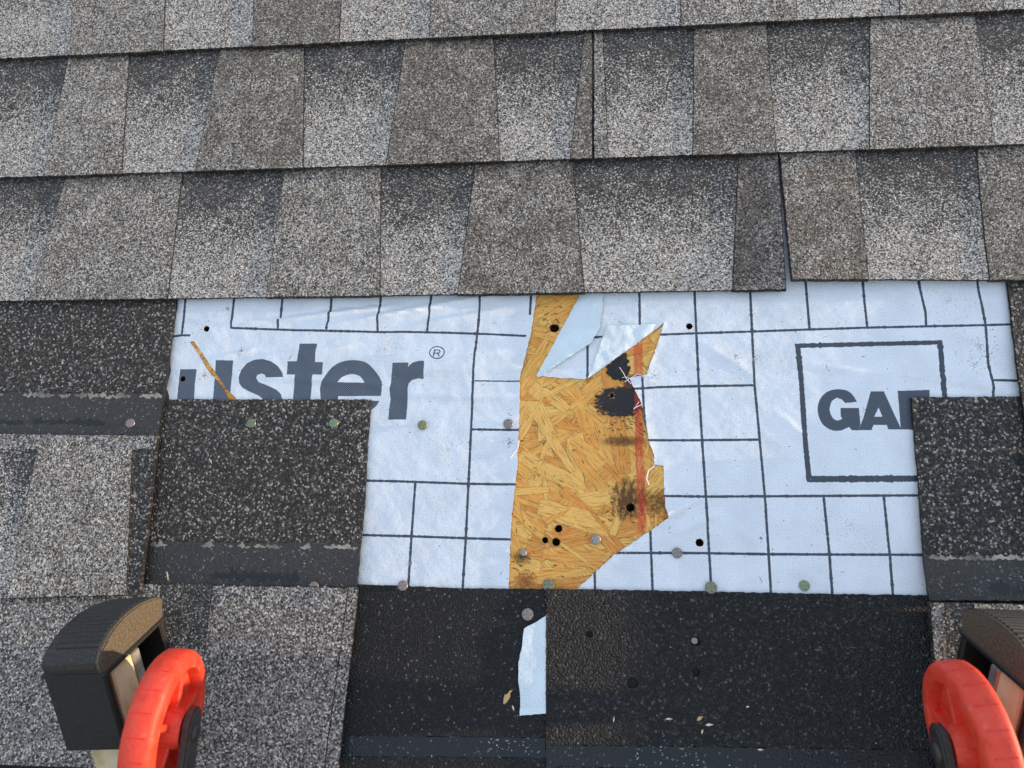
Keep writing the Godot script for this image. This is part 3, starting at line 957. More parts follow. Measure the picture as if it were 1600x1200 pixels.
# ------------------------------------------------------------------ deck
var osb_holes := []
func structure():
	var g := MeshInstance3D.new()
	g.name = "ground"
	var pm := PlaneMesh.new()
	pm.size = Vector2(300, 300)
	g.mesh = pm
	g.material_override = textured(noise_tex(512, 512, fbm(3, 0.02, 5), ramp([[0.0, lin(0.035, 0.055, 0.02)], [1.0, lin(0.09, 0.11, 0.045)]])), null, 0.95)
	g.material_override.uv1_scale = Vector3(60, 60, 60)
	g.set_meta("kind", "structure")
	g.set_meta("label", "grassy yard far below the roof")
	add_child(g)
	var t := thing("roof_deck", "golden oriented strand board showing through the torn white underlayment", "", Vector3.ZERO, "", "structure")
	# nail holes: [x, y, radius]
	for h in [[866, 513, 4.2], [985, 793, 3.7], [873, 826, 3.1], [868.5, 847, 3.7], [852, 844, 2.8], [956, 618, 1.5], [323, 514, 3.0], [286, 592, 2.8], [1077, 510, 3.2], [1093, 848, 3.6]]:
		osb_holes.append([px(h[0], h[1], 0.6), h[2]])
	var under := Sheet.new()
	block(under, Vector3(100, 300, -30), Vector3(1, 0, 0), Vector3(0, 1, 0), Vector3(0, 0, 1), Vector3(2200, 1500, 15), 1.0)
	part("decking", under, M.deck, t)
	var holes := []
	for h in osb_holes: holes.append(circle(h[0], h[1], 16, 0.10))
	# sub-surface of the board, with the holes through it
	var s := Sheet.new()
	plate(s, PackedVector2Array([Vector2(-700, -700), Vector2(900, -700), Vector2(900, 500), Vector2(-700, 500)]), holes, 40.0, func(_p): return 0.0, 14.9, scatter_uv(60.0), Color(0.06, 0.05, 0.045), false)
	part("board_core", s, M.strand1, t)
	# strands: flakes of wood pressed flat on one another
	var spots := []
	var c0 := px(925, 690, 0.5)
	for i in 300: spots.append([c0 + Vector2(rng.randf_range(-95, 95), rng.randf_range(-172, 168)), rng.randf_range(40, 115), rng.randf_range(3, 19)])
	var c1 := px(332, 578, 0.5)
	for i in 14: spots.append([c1 + Vector2(rng.randf_range(-22, 22), rng.randf_range(-30, 30)), rng.randf_range(25, 45), rng.randf_range(5, 12)])
	for i in spots.size():
		var c: Vector2 = spots[i][0]
		var len: float = spots[i][1]
		var wid: float = spots[i][2]
		var a: float = rng.randf_range(0, PI) if rng.randf() < 0.5 else rng.randfn(0.5 if c.y > 0 else -0.4, 0.45)
		var e := Vector2(cos(a), sin(a))
		var n := e.orthogonal()
		var o := PackedVector2Array()
		var k := 6
		for q in k + 1:
			var x := -0.5 + float(q) / k
			o.append(c + e * len * x + n * wid * (0.5 * (0.75 + 0.25 * sqrt(maxf(0.0, 1.0 - 4.0 * x * x))) + rng.randf_range(-0.05, 0.05)))
		for q in k + 1:
			var x := 0.5 - float(q) / k
			o.append(c + e * (len * x + rng.randf_range(-1, 1)) - n * wid * (0.5 * (0.7 + 0.3 * sqrt(maxf(0.0, 1.0 - 4.0 * x * x))) + rng.randf_range(-0.05, 0.05)))
		var z := 0.08 + 0.40 * i / spots.size() + rng.randf_range(0, 0.16)
		var tx := rng.randf_range(-0.003, 0.003)
		var ty := rng.randf_range(-0.005, 0.005)
		var tf := func(p: Vector2) -> float: return clampf(z + (p - c).dot(e) * tx + (p - c).dot(n) * ty, 0.03, 0.72)
		var off := Vector2(rng.randf(), rng.randf())
		var uvf := func(p: Vector2) -> Vector2: return Vector2((p - c).dot(e) / 110.0, (p - c).dot(n) / 26.0) + off
		var mine := []
		for h in osb_holes:
			if h[0].distance_to(c) < len * 0.6 + h[1]: mine.append(circle(h[0], h[1] * rng.randf_range(0.98, 1.15), 12, 0.12))
		s = Sheet.new()
		plate(s, o, mine, 200.0, lifted(tf, -0.06), 0.4, uvf, Color(0.26, 0.19, 0.14), false, Color(0.42, 0.32, 0.22))
		for ins in Geometry2D.offset_polygon(o, -0.24):
			plate(s, ins, mine, 200.0, tf, 0.06, uvf, Color(0.26, 0.19, 0.14), false)
		if s.v.size(): part("wood_strand", s, M["strand%d" % [0, 0, 1, 2, 2, 3][rng.randi() % 6]], t)
	# marks on the board: chalk-red stripe, tar, water stain
	patch(t, "red_marking_line", pxs([990, 525, 1004, 525, 1006, 640, 1005, 700, 1009, 770, 1011, 842, 997, 842, 995, 760, 992, 700, 991, 640], 0.9), 0.90, stain_texture(91, lin2(0.82, 0.05, 0.035, 0.66), 0.35, 9.0, 0.78), 0.6)
	patch(t, "water_stain", circle(px(983, 780, 0.9), 19, 20, 0.2), 0.86, stain_texture(92, lin2(0.13, 0.05, 0.016, 0.85), 0.6, 1.1, 1.2), 0.8)
	patch(t, "water_stain", pxs([935, 680, 1012, 680, 1014, 699, 935, 697], 0.9), 0.85, stain_texture(93, lin2(0.10, 0.05, 0.025, 0.75), 1.6, 2.0, 0.8), 0.8)
	patch(t, "water_stain", circle(px(820, 908, 0.9), 11, 16, 0.1), 0.85, stain_texture(94, lin2(0.22, 0.05, 0.02, 0.7), 1.0, 1.2, 0.9), 0.8)
	patch(t, "water_stain", circle(px(1028, 785, 0.9), 16, 16, 0.1), 0.84, stain_texture(98, lin2(0.12, 0.05, 0.015, 0.7), 1.0, 1.2, 0.9), 0.8)
	patch(t, "tar_smear", pxs([926, 602, 1010, 602, 1010, 654, 926, 654], 0.9), 0.88, stain_texture(95, lin2(0.014, 0.012, 0.011, 0.96), 1.2, 2.2, 2.4), 0.5)
	patch(t, "tar_smear", circle(px(990, 600, 0.9), 11, 16, 0.1), 0.83, stain_texture(96, lin2(0.13, 0.045, 0.02, 0.9), 1.0, 2.0, 1.6), 0.6)
	patch(t, "splinter_marks", pxs([800, 858, 832, 860, 830, 885, 799, 884], 0.9), 0.83, stain_texture(97, lin2(0.02, 0.012, 0.008, 0.9), 4.0, 1.0, 0.75), 0.8)
	for b in [[966, 578, 10.5, 0.16], [971, 562, 6.5, 0.3]]:
		s = Sheet.new()
		var bc := px(b[0], b[1], 1.0)
		var bf := func(p: Vector2) -> float: return 0.8 + 0.9 * sqrt(maxf(0.0, 1.0 - pow(p.distance_to(bc) / (b[2] * 1.15), 2.0))) + ripple.get_noise_2d(p.x * 14.0, p.y * 14.0) * 0.25
		plate(s, rag(circle(bc, b[2], 26, b[3]), 0.7, 1.2), [], 1.6, bf, 0.7, scatter_uv(), Color.WHITE, false)
		part("tar_blot", s, M.tar_dull, t)
	# dark flecks of bark and resin pressed into the board
	s = Sheet.new()
	for i in 150:
		var fc := c0 + Vector2(rng.randf_range(-80, 80), rng.randf_range(-165, 165))
		var fa := rng.randf() * PI if rng.randf() < 0.4 else rng.randfn(-0.5, 0.5)
		var fd := Vector2(cos(fa), sin(fa)) * rng.randf_range(0.4, 3.0)
		var fw := fd.orthogonal().normalized() * rng.randf_range(0.12, 0.42)
		plate(s, PackedVector2Array([fc - fd, fc - fd * 0.2 + fw, fc + fd, fc + fd * 0.1 - fw]), [], 50.0, func(_p): return 0.82, 0.1, scatter_uv(), Color.WHITE, false)
	for q in [[985, 662, 26, 11, 70], [965, 800, 18, 10, 30], [862, 500, 12, 14, 24], [815, 872, 9, 9, 20], [985, 640, 28, 8, 30]]:
		for i in q[4]:
			var fc: Vector2 = px(q[0], q[1], 0.8) + Vector2(rng.randfn(0, q[2] * 0.5), rng.randfn(0, q[3] * 0.5))
			var fd := Vector2(1, rng.randfn(-0.25, 0.4)).normalized() * rng.randf_range(0.4, 2.6)
			var fw := fd.orthogonal().normalized() * rng.randf_range(0.12, 0.5)
			if fc.distance_to(c0) < 170.0: plate(s, PackedVector2Array([fc - fd, fc - fd * 0.2 + fw, fc + fd, fc + fd * 0.1 - fw]), [], 50.0, func(_p): return 0.92, 0.1, scatter_uv(), Color.WHITE, false)
	part("dark_flecks", s, mat(lin(0.035, 0.018, 0.008), 0.9), t, "", "stuff")
	# torn fibres round the holes
	s = Sheet.new()
	for h in osb_holes.slice(0, 6):
		for k in 9:
			var a := rng.randf() * TAU
			var r: float = h[1] * rng.randf_range(1.02, 1.25)
			var p := Vector2(cos(a), sin(a)) * r + (h[0] as Vector2)
			var q := p + Vector2(cos(a + rng.randf_range(-0.7, 0.7)), sin(a + rng.randf_range(-0.7, 0.7))) * rng.randf_range(0.8, 2.4)
			tube(s, [Vector3(p.x, p.y, 0.5), Vector3(q.x, q.y, 0.7 + rng.randf() * 0.8)], rng.randf_range(0.12, 0.4), 4)
	part("torn_fibres", s, M.chip, t, "", "stuff")

func lin2(r: float, g: float, b: float, a: float) -> Color:
	var c := lin(r, g, b)
	return Color(c.r, c.g, c.b, a)

func patch(t: Node3D, called: String, o: PackedVector2Array, z: float, tex: ImageTexture, rough: float):
	var lo := o[0]
	var hi := o[0]
	for p in o:
		lo = lo.min(p)
		hi = hi.max(p)
	var m := mat(Color.WHITE, rough)
	m.albedo_texture = tex
	m.transparency = BaseMaterial3D.TRANSPARENCY_ALPHA
	var s := Sheet.new()
	var holes := []
	for h in osb_holes:
		if Geometry2D.is_point_in_polygon(h[0], o): holes.append(circle(h[0], h[1] * 1.1, 12, 0.1))
	plate(s, o, holes, 400.0, func(_p): return z, 0.0, func(p: Vector2) -> Vector2: return Vector2((p.x - lo.x) / (hi.x - lo.x), (hi.y - p.y) / (hi.y - lo.y)), Color.WHITE, false)
	part(called, s, m, t)

# ------------------------------------------------------------------ underlayment
var creases := []
var wrinkle := FastNoiseLite.new()
var tears := []
func tear_curl(p: Vector2) -> float:                     # torn edges stand up a little
	if p.x < tears[0] or p.x > tears[1]: return 0.0
	var best := 1e9
	for i in range(2, tears.size(), 2):
		best = minf(best, p.distance_squared_to(Geometry2D.get_closest_point_to_segment(p, tears[i], tears[i + 1])))
	var d := sqrt(best)
	if d > 22.0: return 0.0
	var n := 0.55 + 0.75 * wrinkle.get_noise_2d(p.x * 2.4 + 70.0, p.y * 2.4)
	return maxf(0.0, n) * 1.5 * exp(-d / 4.5)

func sheet_height(p: Vector2) -> float:
	var z := 1.38 + tear_curl(p) + wrinkle.get_noise_2d(p.x, p.y) * 0.18 + wrinkle.get_noise_2d((p.x * 0.8 + p.y * 0.6) * 2.2, (p.y * 0.8 - p.x * 0.6) * 0.8 + 300.0) * 0.26
	for c in creases:                                         # [a, b, height, half width, sharp side]
		var q := Geometry2D.get_closest_point_to_segment(p, c[0], c[1])
		var d := p.distance_to(q)
		var w: float = c[3]
		if d > w * 3.0: continue
		var L: float = c[0].distance_to(c[1])
		var x := clampf(q.distance_to(c[0]) / L, 0, 1)
		var side: float = (c[1] - c[0]).cross(p - c[0])
		var ww := w * (0.35 if side * c[4] > 0.0 else 1.0)
		z += 2.8 * c[2] * exp(-d * d / (ww * ww)) * pow(sin(PI * clampf(x, 0.02, 0.98)), 0.5)
	return z

func underlayment():
	wrinkle.seed = 21
	wrinkle.frequency = 0.025
	wrinkle.fractal_octaves = 4
	for c in [
		[432, 500, 620, 478, 1.3, 3.5, 1.0], [480, 512, 700, 478, 1.0, 5.0, 1.0], [560, 500, 780, 462, 0.9, 4.0, -1.0], [640, 508, 800, 480, 0.6, 5.0, 1.0], [300, 500, 430, 505, 0.5, 4.0, 1.0],
		[560, 560, 815, 548, 0.7, 6.0, 1.0], [600, 585, 815, 574, 0.7, 7.0, -1.0], [640, 618, 815, 619, 0.9, 3.5, 1.0], [380, 560, 560, 540, 0.6, 7.0, 1.0], [400, 590, 620, 605, 0.6, 5.0, -1.0], [330, 560, 400, 545, 0.5, 5.0, 1.0],
		[1010, 815, 1100, 775, 0.8, 3.0, 1.0], [1030, 840, 1130, 800, 0.7, 4.0, 1.0], [1000, 860, 1060, 900, 0.5, 4.0, 1.0], [1110, 800, 1190, 850, 0.5, 5.0, 1.0], [1120, 720, 1210, 800, 0.4, 6.0, 1.0],
		[1260, 570, 1420, 585, 0.6, 6.0, 1.0], [1400, 585, 1590, 612, 0.9, 3.5, -1.0], [1290, 700, 1370, 740, 0.4, 5.0, 1.0], [1210, 840, 1260, 905, 0.5, 4.0, 1.0], [1215, 880, 1300, 915, 0.5, 5.0, 1.0], [1320, 800, 1400, 880, 0.4, 6.0, 1.0], [1110, 870, 1150, 930, 0.5, 4.0, 1.0],
		[1060, 860, 1062, 925, 0.8, 2.5, 1.0], [1210, 640, 1270, 690, 0.35, 6.0, 1.0], [1100, 540, 1180, 590, 0.35, 6.0, -1.0]]:
		creases.append([px(c[0], c[1], 1.3), px(c[2], c[3], 1.3), c[4], c[5], c[6]])
	tears = [px(770, 700, 1.3).x, px(1085, 700, 1.3).x]
	for l in [[843, 440, 838, 465, 830, 520, 812, 590, 812, 625, 808, 730, 797, 860, 795, 920], [902, 920, 1016, 830, 1045, 809, 1038, 774, 1037, 728, 1022, 726, 1014, 690, 1004, 640, 988, 602, 984, 592, 1010, 586, 1037, 505]]:
		for i in range(0, l.size() - 2, 2):
			tears.append(px(l[i], l[i + 1], 1.3))
			tears.append(px(l[i + 2], l[i + 3], 1.3))
	var t := thing("roof_underlayment", "white woven underlayment printed with a grey grid, torn open above bare board", "underlayment", px3(600, 700, 1.3))
	var rough := noise_tex(1024, 1024, fbm(61, 0.02, 6), null, 3.0)
	# left of the tear
	var cv := Canvas.new()
	var lo := px(235, 965, 1.3)
	cv.lo = Vector2(minf(lo.x, px(235, 440, 1.3).x), lo.y)
	cv.im = blank(1680, 1380, 8)
	print_left(cv)
	soil(cv, 260, [[600, 545, 40, Color(0.72, 0.70, 0.66), 300], [700, 700, 50, Color(0.74, 0.72, 0.69), 260], [640, 880, 40, Color(0.72, 0.72, 0.7), 200], [320, 514, 9, Color(0.45, 0.30, 0.2), 60], [378, 548, 6, Color(0.4, 0.35, 0.3), 40], [320, 586, 8, Color(0.62, 0.48, 0.33), 80], [797, 690, 8, Color(0.5, 0.45, 0.4), 70], [355, 482, 6, Color(0.55, 0.5, 0.42), 50], [660, 590, 12, Color(0.45, 0.43, 0.4), 24]])
	var ml := textured(ImageTexture.create_from_image(cv.im), rough, 0.48, 0.35)
	ml.texture_repeat = false
	var uvf := func(p: Vector2) -> Vector2:
		var q := cv.to(p)
		return Vector2(q.x / cv.im.get_width(), q.y / cv.im.get_height())
	var slit := zoomed([182, 370, 215, 365, 290, 475, 355, 570, 420, 665, 465, 735, 520, 785, 560, 830, 490, 830, 455, 755, 415, 695, 330, 605, 270, 500], 260, 460, 5.0)
	var s := Sheet.new()
	var ol := rag(pxs([120, 400, 850, 400, 843, 440, 838, 465, 830, 520, 820, 560, 812, 590, 812, 625, 810, 690, 808, 730, 800, 800, 797, 860, 795, 920, 793, 965, 100, 965], 1.3), 0.4, 2.0)
	plate(s, ol, [rag(slit, 0.25, 2.0), circle(px(323, 514, 1.3), 3.0), circle(px(286, 592, 1.3), 2.8)], 2.6, sheet_height, 0.5, uvf, Color(1.1, 1.05, 0.98), false)
	part("left_panel", s, ml, t, "left side of the torn sheet with the letters uster and a cut slit")
	# right of the tear
	var cr := Canvas.new()
	var lr := px(835, 965, 1.3)
	cr.lo = Vector2(minf(lr.x, px(835, 440, 1.3).x), lr.y)
	cr.im = blank(2048, 1380, 9)
	print_right(cr)
	soil(cr, 320, [[1180, 560, 50, Color(0.74, 0.71, 0.67), 300], [1330, 820, 60, Color(0.74, 0.72, 0.69), 260], [1480, 470, 50, Color(0.70, 0.66, 0.6), 260], [960, 570, 8, Color(0.5, 0.48, 0.45), 30], [1077, 510, 7, Color(0.4, 0.3, 0.2), 60], [1530, 540, 26, Color(0.55, 0.47, 0.40), 160], [1520, 570, 20, Color(0.5, 0.48, 0.45), 60], [1150, 555, 7, Color(0.42, 0.40, 0.38), 40], [965, 500, 8, Color(0.1, 0.1, 0.1), 16], [1020, 590, 12, Color(0.55, 0.5, 0.45), 40], [1188, 840, 4, Color(0.3, 0.3, 0.3), 30]])
	var mr := textured(ImageTexture.create_from_image(cr.im), rough, 0.48, 0.35)
	mr.texture_repeat = false
	var uvr := func(p: Vector2) -> Vector2:
		var q := cr.to(p)
		return Vector2(q.x / cr.im.get_width(), q.y / cr.im.get_height())
	s = Sheet.new()
	var oright := rag(pxs([912, 450, 918, 400, 1720, 400, 1740, 965, 860, 965, 902, 920, 960, 866, 1016, 830, 1045, 809, 1040, 794, 1038, 774, 1037, 728, 1022, 726, 1022, 710, 1014, 690, 1010, 672, 1006, 656, 1004, 640, 1000, 624, 988, 602, 984, 592, 1010, 586, 1025, 545, 1037, 505, 975, 550, 917, 592, 880, 591, 838, 587, 872, 526, 905, 465], 1.3), 0.45, 2.0)
	plate(s, oright, [circle(px(1077, 510, 1.3), 3.2), circle(px(1093, 848, 1.3), 3.6)], 2.6, sheet_height, 0.5, uvr, Color(1.1, 1.05, 0.98), false)
	part("right_panel", s, mr, t, "right side of the torn sheet with boxed letters")
	s = Sheet.new()
	plate(s, pxs([120, 408, 845, 408, 912, 408, 1720, 408, 1750, -60, 100, -60], 1.3), [], 40.0, func(_p): return 0.95, 0.4, scatter_uv(130.0), Color.WHITE, false)
	part("covered_panel", s, mat(Color(0.89, 0.90, 0.91), 0.5), t, "strip of the sheet running up under the shingles")
	# flaps folded back, plain underside up
	var fm := textured(ImageTexture.create_from_image(blank(512, 512, 10)), rough, 0.42, 0.5, Color(0.97, 1.0, 1.0))
	for fl in [
		[[905, 462, 838, 587, 842, 589, 925, 535, 937, 512, 941, 485, 943, 440, 915, 440], [905, 462, 838, 587], "flap folded back to the right, hanging under the shingle edge"],
		[[1037, 505, 977, 549, 918, 591, 922, 582, 948, 513, 953, 510], [917, 592, 1037, 505], "pointed flap folded up beside the tar blot"]]:
		var fa := px(fl[1][0], fl[1][1], 1.9)
		var fb := px(fl[1][2], fl[1][3], 1.9)
		var ff := func(p: Vector2) -> float:
			var d := p.distance_to(Geometry2D.get_closest_point_to_segment_uncapped(p, fa, fb))
			return 1.75 + 1.3 * (1.0 - exp(-d / 5.0)) + 0.03 * d + 0.0016 * d * d + wrinkle.get_noise_2d(p.x * 2.0, p.y * 2.0) * 1.4
		s = Sheet.new()
		plate(s, rag(pxs(fl[0], 3.0), 0.4, 2.0), [], 2.6, ff, 0.5, scatter_uv(130.0), Color(1.05, 1.0, 0.92), true)
		part("folded_flap", s, fm, t, fl[2])
	# stray threads at the torn edge
	s = Sheet.new()
	for th in [[[1022, 728, 1013, 735, 1010, 748, 1014, 758], 0.6], [[811, 688, 809, 700, 797, 716], 0.5], [[968, 574, 974, 583, 979, 592, 986, 600], 0.35], [[972, 590, 978, 589, 990, 594], 0.3], [[976, 597, 986, 590, 1000, 588], 0.4], [[990, 638, 1003, 632], 0.4], [[1044, 809, 1058, 807, 1070, 800], 0.5], [[1000, 588, 1020, 590, 1030, 586], 0.3], [[1004, 590, 1016, 597, 1028, 600], 0.25], [[998, 628, 990, 640], 0.25], [[984, 592, 996, 584, 1008, 588], 0.35]]:
		var pts := []
		for i in range(0, th[0].size(), 2):
			pts.append(px3(th[0][i], th[0][i + 1], 2.0 + rng.randf()))
		tube(s, pts, th[1], 5)
	for i in range(2, tears.size(), 2):                     # fray along the tear
		var ta: Vector2 = tears[i]
		var tb: Vector2 = tears[i + 1]
		for k in int(ta.distance_to(tb) / 5.0):
			var p := ta.lerp(tb, rng.randf())
			var d := Vector2.from_angle(rng.randf() * TAU) * rng.randf_range(0.8, 2.4)
			tube(s, [Vector3(p.x, p.y, 1.5), Vector3(p.x + d.x, p.y + d.y, 1.9), Vector3(p.x + d.x * 1.7 + rng.randf_range(-0.6, 0.6), p.y + d.y * 1.5, 1.5 + rng.randf())], 0.14, 4)
	part("loose_threads", s, M.thread, t, "", "stuff")
	# the torn-off strip lower down
	scrap_material = fm

var scrap_material: StandardMaterial3D
var F := {}

# ------------------------------------------------------------------ all shingles
func shingles():
	var R := true
	var r := false
	var grp := "laminated asphalt shingles on the roof"
	# photo lines of the courses: [x0, y0, x1, y1]
	var l0 := [0, 92, 1600, 15]
	var l1 := [0, 278, 1600, 226]
	var l2a := [0, 471, 1225, 453]
	var l2b := [1234, 437, 1600, 438]
	var lm := [0, -100, 1600, -190]
	# ---- lowest course first: the dark one
	var v6 := px(800, 917).y
	var f6 := slope(v6, 3.6)
	F.c = f6
	var t := thing("dark_shingle", "near-black shingle left of the bottom seam, partly under white scrap", "shingle", px3(700, 1060, 2), grp)
	band(t, "headlap", f6, [-700, 908, 560, 913, 640, 916, 720, 919, 853.5, 920, 852, 1152, -700, 1140], M.dark, 3.0, [], 512.0, 10.0)
	band(t, "nail_strip", f6, [-700, 1140.5, 852, 1152.5, 852, 1184, -700, 1172], M.strip_wet, 2.9, [], 256.0)
	band(t, "exposed_course", f6, [-700, 1172.5, 852, 1184.5, 851, 1470, -700, 1470], M.dark, 3.1)
	pebbles(t, f6, [540, 930, 845, 930, 845, 1190, 530, 1190], 60, Vector2(0.5, 1.1), [0.3, 0.1, 0.5])
	pebbles(t, f6, [760, 1155, 850, 1158, 850, 1182, 770, 1182], 40, Vector2(0.7, 1.4), [0.3, 0.45])
	var u6 := px(853, 1000, 3).x
	var f6d := slope(v6, 3.6, TILT, func(p: Vector2) -> float: return 1.9 * exp(-maxf(p.x - u6, 0.0) / 24.0))
	F.d = f6d
	t = thing("dark_shingle", "near-black shingle with four nail holes right of the bottom seam", "shingle", px3(1150, 1060, 2), grp)
	var dh := []
	for h in [[921, 991, 3.0], [1087, 1002, 4.0], [1088, 1050, 3.4], [989, 1067, 4.6]]: dh.append(circle(at_height(h[0], h[1], f6d), h[2], 14, 0.15))
	for h in [[921, 991, 3.6], [1088, 1050, 4.0], [989, 1067, 5.2], [1087, 1002, 4.6]]:  # added dark disc; its colour stands in for the shade down the hole
		var hc := at_height(h[0], h[1], f6d)
		var hs := Sheet.new()
		lathe(hs, Vector3(hc.x, hc.y, f6d.call(hc) - 2.9), Vector3(0, 0, 1), [Vector2(0, 0.2), Vector2(h[2] * 0.6, 0.1), Vector2(h[2], 0.3), Vector2(h[2] + 0.3, 0.0)], 16)
		part("hole_shade_disc", hs, M.hole, t)
	band(t, "headlap", f6d, [853, 919, 860, 920, 1000, 922, 1240, 927, 1450, 930, 1800, 934, 1810, 1176, 853, 1164], M.dark_pebbled, 2.6, dh, 512.0, 10.0)
	band(t, "nail_strip", f6d, [853, 1164.5, 1810, 1176.5, 1810, 1212, 853, 1198], M.strip_wet, 2.5, [], 256.0)
	band(t, "exposed_course", f6d, [853, 1198.5, 1810, 1212.5, 1820, 1470, 853, 1470], M.dark_pebbled, 2.7)
	pebbles(t, f6d, [858, 925, 1440, 935, 1470, 1210, 860, 1190], 110, Vector2(0.5, 1.1), [0.25, 0.1, 0.45])
	pebbles(t, f6d, [990, 1165, 1100, 1165, 1100, 1198, 990, 1196], 50, Vector2(0.6, 1.3), [0.3, 0.5])

	# ---- second course up: two shingles cut back either side of the hole
	var v5 := px(400, 625).y
	var f5 := slope(v5, 3.6)
	F.b = f5
	t = thing("cut_shingle", "dark speckled shingle with three nails covering the foot of the printed letters", "shingle", px3(400, 760, 4), grp)
	band(t, "headlap", f5, [-700, 622, 240, 624, 580, 624, 574, 690, 570, 780, 563.5, 849, 228, 845, -700, 835], M.lap)
	band(t, "nail_strip", f5, [-700, 835.5, 228, 845.5, 563.5, 849.5, 557, 917, 215, 913, -700, 905], M.strip, 3.0, [], 256.0)
	tabs_of(t, f5, [0, 908, 560, 918], [0, 1196, 530, 1215], [[R, -160, -170, 252, 234, M.coarse], [r, 252, 232, 334, 300], [R, 332, 295, 545, 505, M.coarse], [r, 545, 505, 556, 524, M.coarse]])
	ragged_strip(t, "release_coat", f5, Vector2(228, 851), Vector2(562, 856), 5.2, M.release, 0.62)
	ragged_strip(t, "tar_streak", f5, Vector2(330, 899), Vector2(470, 905), 9.0, M.tar, 0.9)
	pebbles(t, f5, [225, 858, 555, 860, 552, 916, 218, 912], 170, Vector2(0.6, 1.2), [0.25, 0.15, 0.4])
	pebbles(t, f5, [225, 630, 575, 630, 565, 845, 232, 842], 260, Vector2(0.8, 1.5), [0.3, 0.18, 0.5])
	pebbles(t, lifted(f5, 4.6), [340, 914, 552, 917, 550, 932, 335, 930], 150, Vector2(0.8, 1.7), [0.3, 0.18, 0.5])
	var f5r := slope(v5, 3.9, TILT, func(p: Vector2) -> float: return 1.2 * exp(-maxf(p.x - px(1430, 700).x, 0.0) / 30.0))
	F.r = f5r
	t = thing("cut_shingle", "dark speckled shingle cut off over the boxed grey letters", "shingle", px3(1520, 760, 4), grp)
	band(t, "headlap", f5r, [1424, 620, 1500, 620, 2300, 612, 2320, 872, 1443, 866, 1436, 760], M.lap)
	band(t, "nail_strip", f5r, [1443, 866.5, 2320, 872.5, 2320, 940, 1452, 938], M.strip, 3.0, [], 256.0)
	tabs_of(t, f5r, [1440, 940, 1620, 944], [1470, 1250, 1700, 1255], [[R, 1452, 1478, 1476, 1500, M.coarse], [r, 1474, 1500, 1520, 1545], [R, 1520, 1545, 1680, 1720], [r, 1680, 1720, 1800, 1850]])
	ragged_strip(t, "release_coat", f5r, Vector2(1452, 872), Vector2(1640, 873), 5.0, M.release, 0.75)
	ragged_strip(t, "tar_streak", f5r, Vector2(1545, 918), Vector2(1640, 928), 11.0, M.tar, 0.95)
	pebbles(t, f5r, [1450, 880, 1640, 880, 1640, 936, 1455, 936], 150, Vector2(0.6, 1.2), [0.25, 0.15, 0.4])
	pebbles(t, f5r, [1432, 630, 1640, 625, 1640, 862, 1446, 860], 150, Vector2(0.8, 1.5), [0.3, 0.18, 0.5])
	pebbles(t, lifted(f5r, 4.6), [1456, 942, 1480, 943, 1490, 990, 1464, 990], 60, Vector2(0.8, 1.7), [0.3, 0.18, 0.5])

	# ---- third course: left shingle and a corner at the right edge
	var v4 := px(150, 405).y
	var f4 := slope(v4, 3.6)
	F.a = f4
	t = thing("cut_shingle", "long speckled shingle at the left with a dull nail strip and tabs below", "shingle", px3(110, 700, 6), grp)
	band(t, "headlap", f4, [-800, 400, 282, 405, 275, 475, 266, 540, 257, 614, -800, 606], M.lap)
	band(t, "nail_strip", f4, [-800, 606.5, 257, 614.5, 246, 682, -800, 672], M.strip, 3.0, [], 256.0)
	tabs_of(t, f4, [0, 678, 250, 680], [0, 936, 217, 930], [[R, -260, -300, -120, -160], [r, -124, -160, 64, 12], [R, 62, 10, 208, 198], [r, 207, 198, 244, 216, M.lap]], 0.0)
	band(t, "tab_bridge", lifted(f4, 4.6), [-260, 676, 246, 681, 242, 702, 0, 702, -260, 702], M.coarse, 4.6)
	ragged_strip(t, "release_coat", f4, Vector2(0, 617), Vector2(256, 620), 6.5, M.release, 0.68)
	ragged_strip(t, "tar_streak", f4, Vector2(50, 658), Vector2(165, 662), 7.0, M.tar, 0.9)
	ragged_strip(t, "tar_streak", f4, Vector2(-10, 660), Vector2(40, 661), 5.0, M.tar, 0.7)
	pebbles(t, f4, [0, 628, 252, 630, 248, 680, 0, 676], 110, Vector2(0.5, 1.1), [0.25, 0.15, 0.4])
	pebbles(t, f4, [0, 490, 270, 490, 258, 610, 0, 605], 130, Vector2(0.8, 1.5), [0.3, 0.18, 0.5])
	pebbles(t, lifted(f4, 4.6), [0, 676, 244, 680, 242, 700, 0, 700], 150, Vector2(0.8, 1.7), [0.3, 0.18, 0.5])
	var f4r := slope(v4, 4.4)
	t = thing("cut_shingle", "dark edge of shingle at the far right above the white sheet", "shingle", px3(1680, 560, 6), grp)
	band(t, "headlap", f4r, [1570, 400, 2300, 392, 2320, 600, 1597, 622, 1588, 560, 1578, 470], M.lap)
	band(t, "nail_strip", f4r, [1597, 622.5, 2320, 600.5, 2320, 676, 1606, 690], M.strip)
	tabs_of(t, f4r, [1600, 690, 1800, 690], [1640, 935, 1800, 935], [[R, 1608, 1642, 1740, 1790], [r, 1740, 1790, 1880, 1930]])

	# ---- the courses still in place above
	var v2 := px(800, 145).y
	var corner := at_height(1225, 450, func(_p): return 9.0)
	var f2 := slope(v2, 3.2, 0.016, func(p: Vector2) -> float: return 0.8 * exp(-maxf(corner.x - p.x, 0.0) / 30.0) * exp(-maxf(p.y - corner.y, 0.0) / 60.0))
	t = thing("laminated_shingle", "grey shingle above the letters with its cut end by an open gap", "shingle", px3(600, 360, 10), grp)
	band(t, "headlap", f2, [-420, 150, 1213, 136, 1216, 232, -420, 292], M.lap)
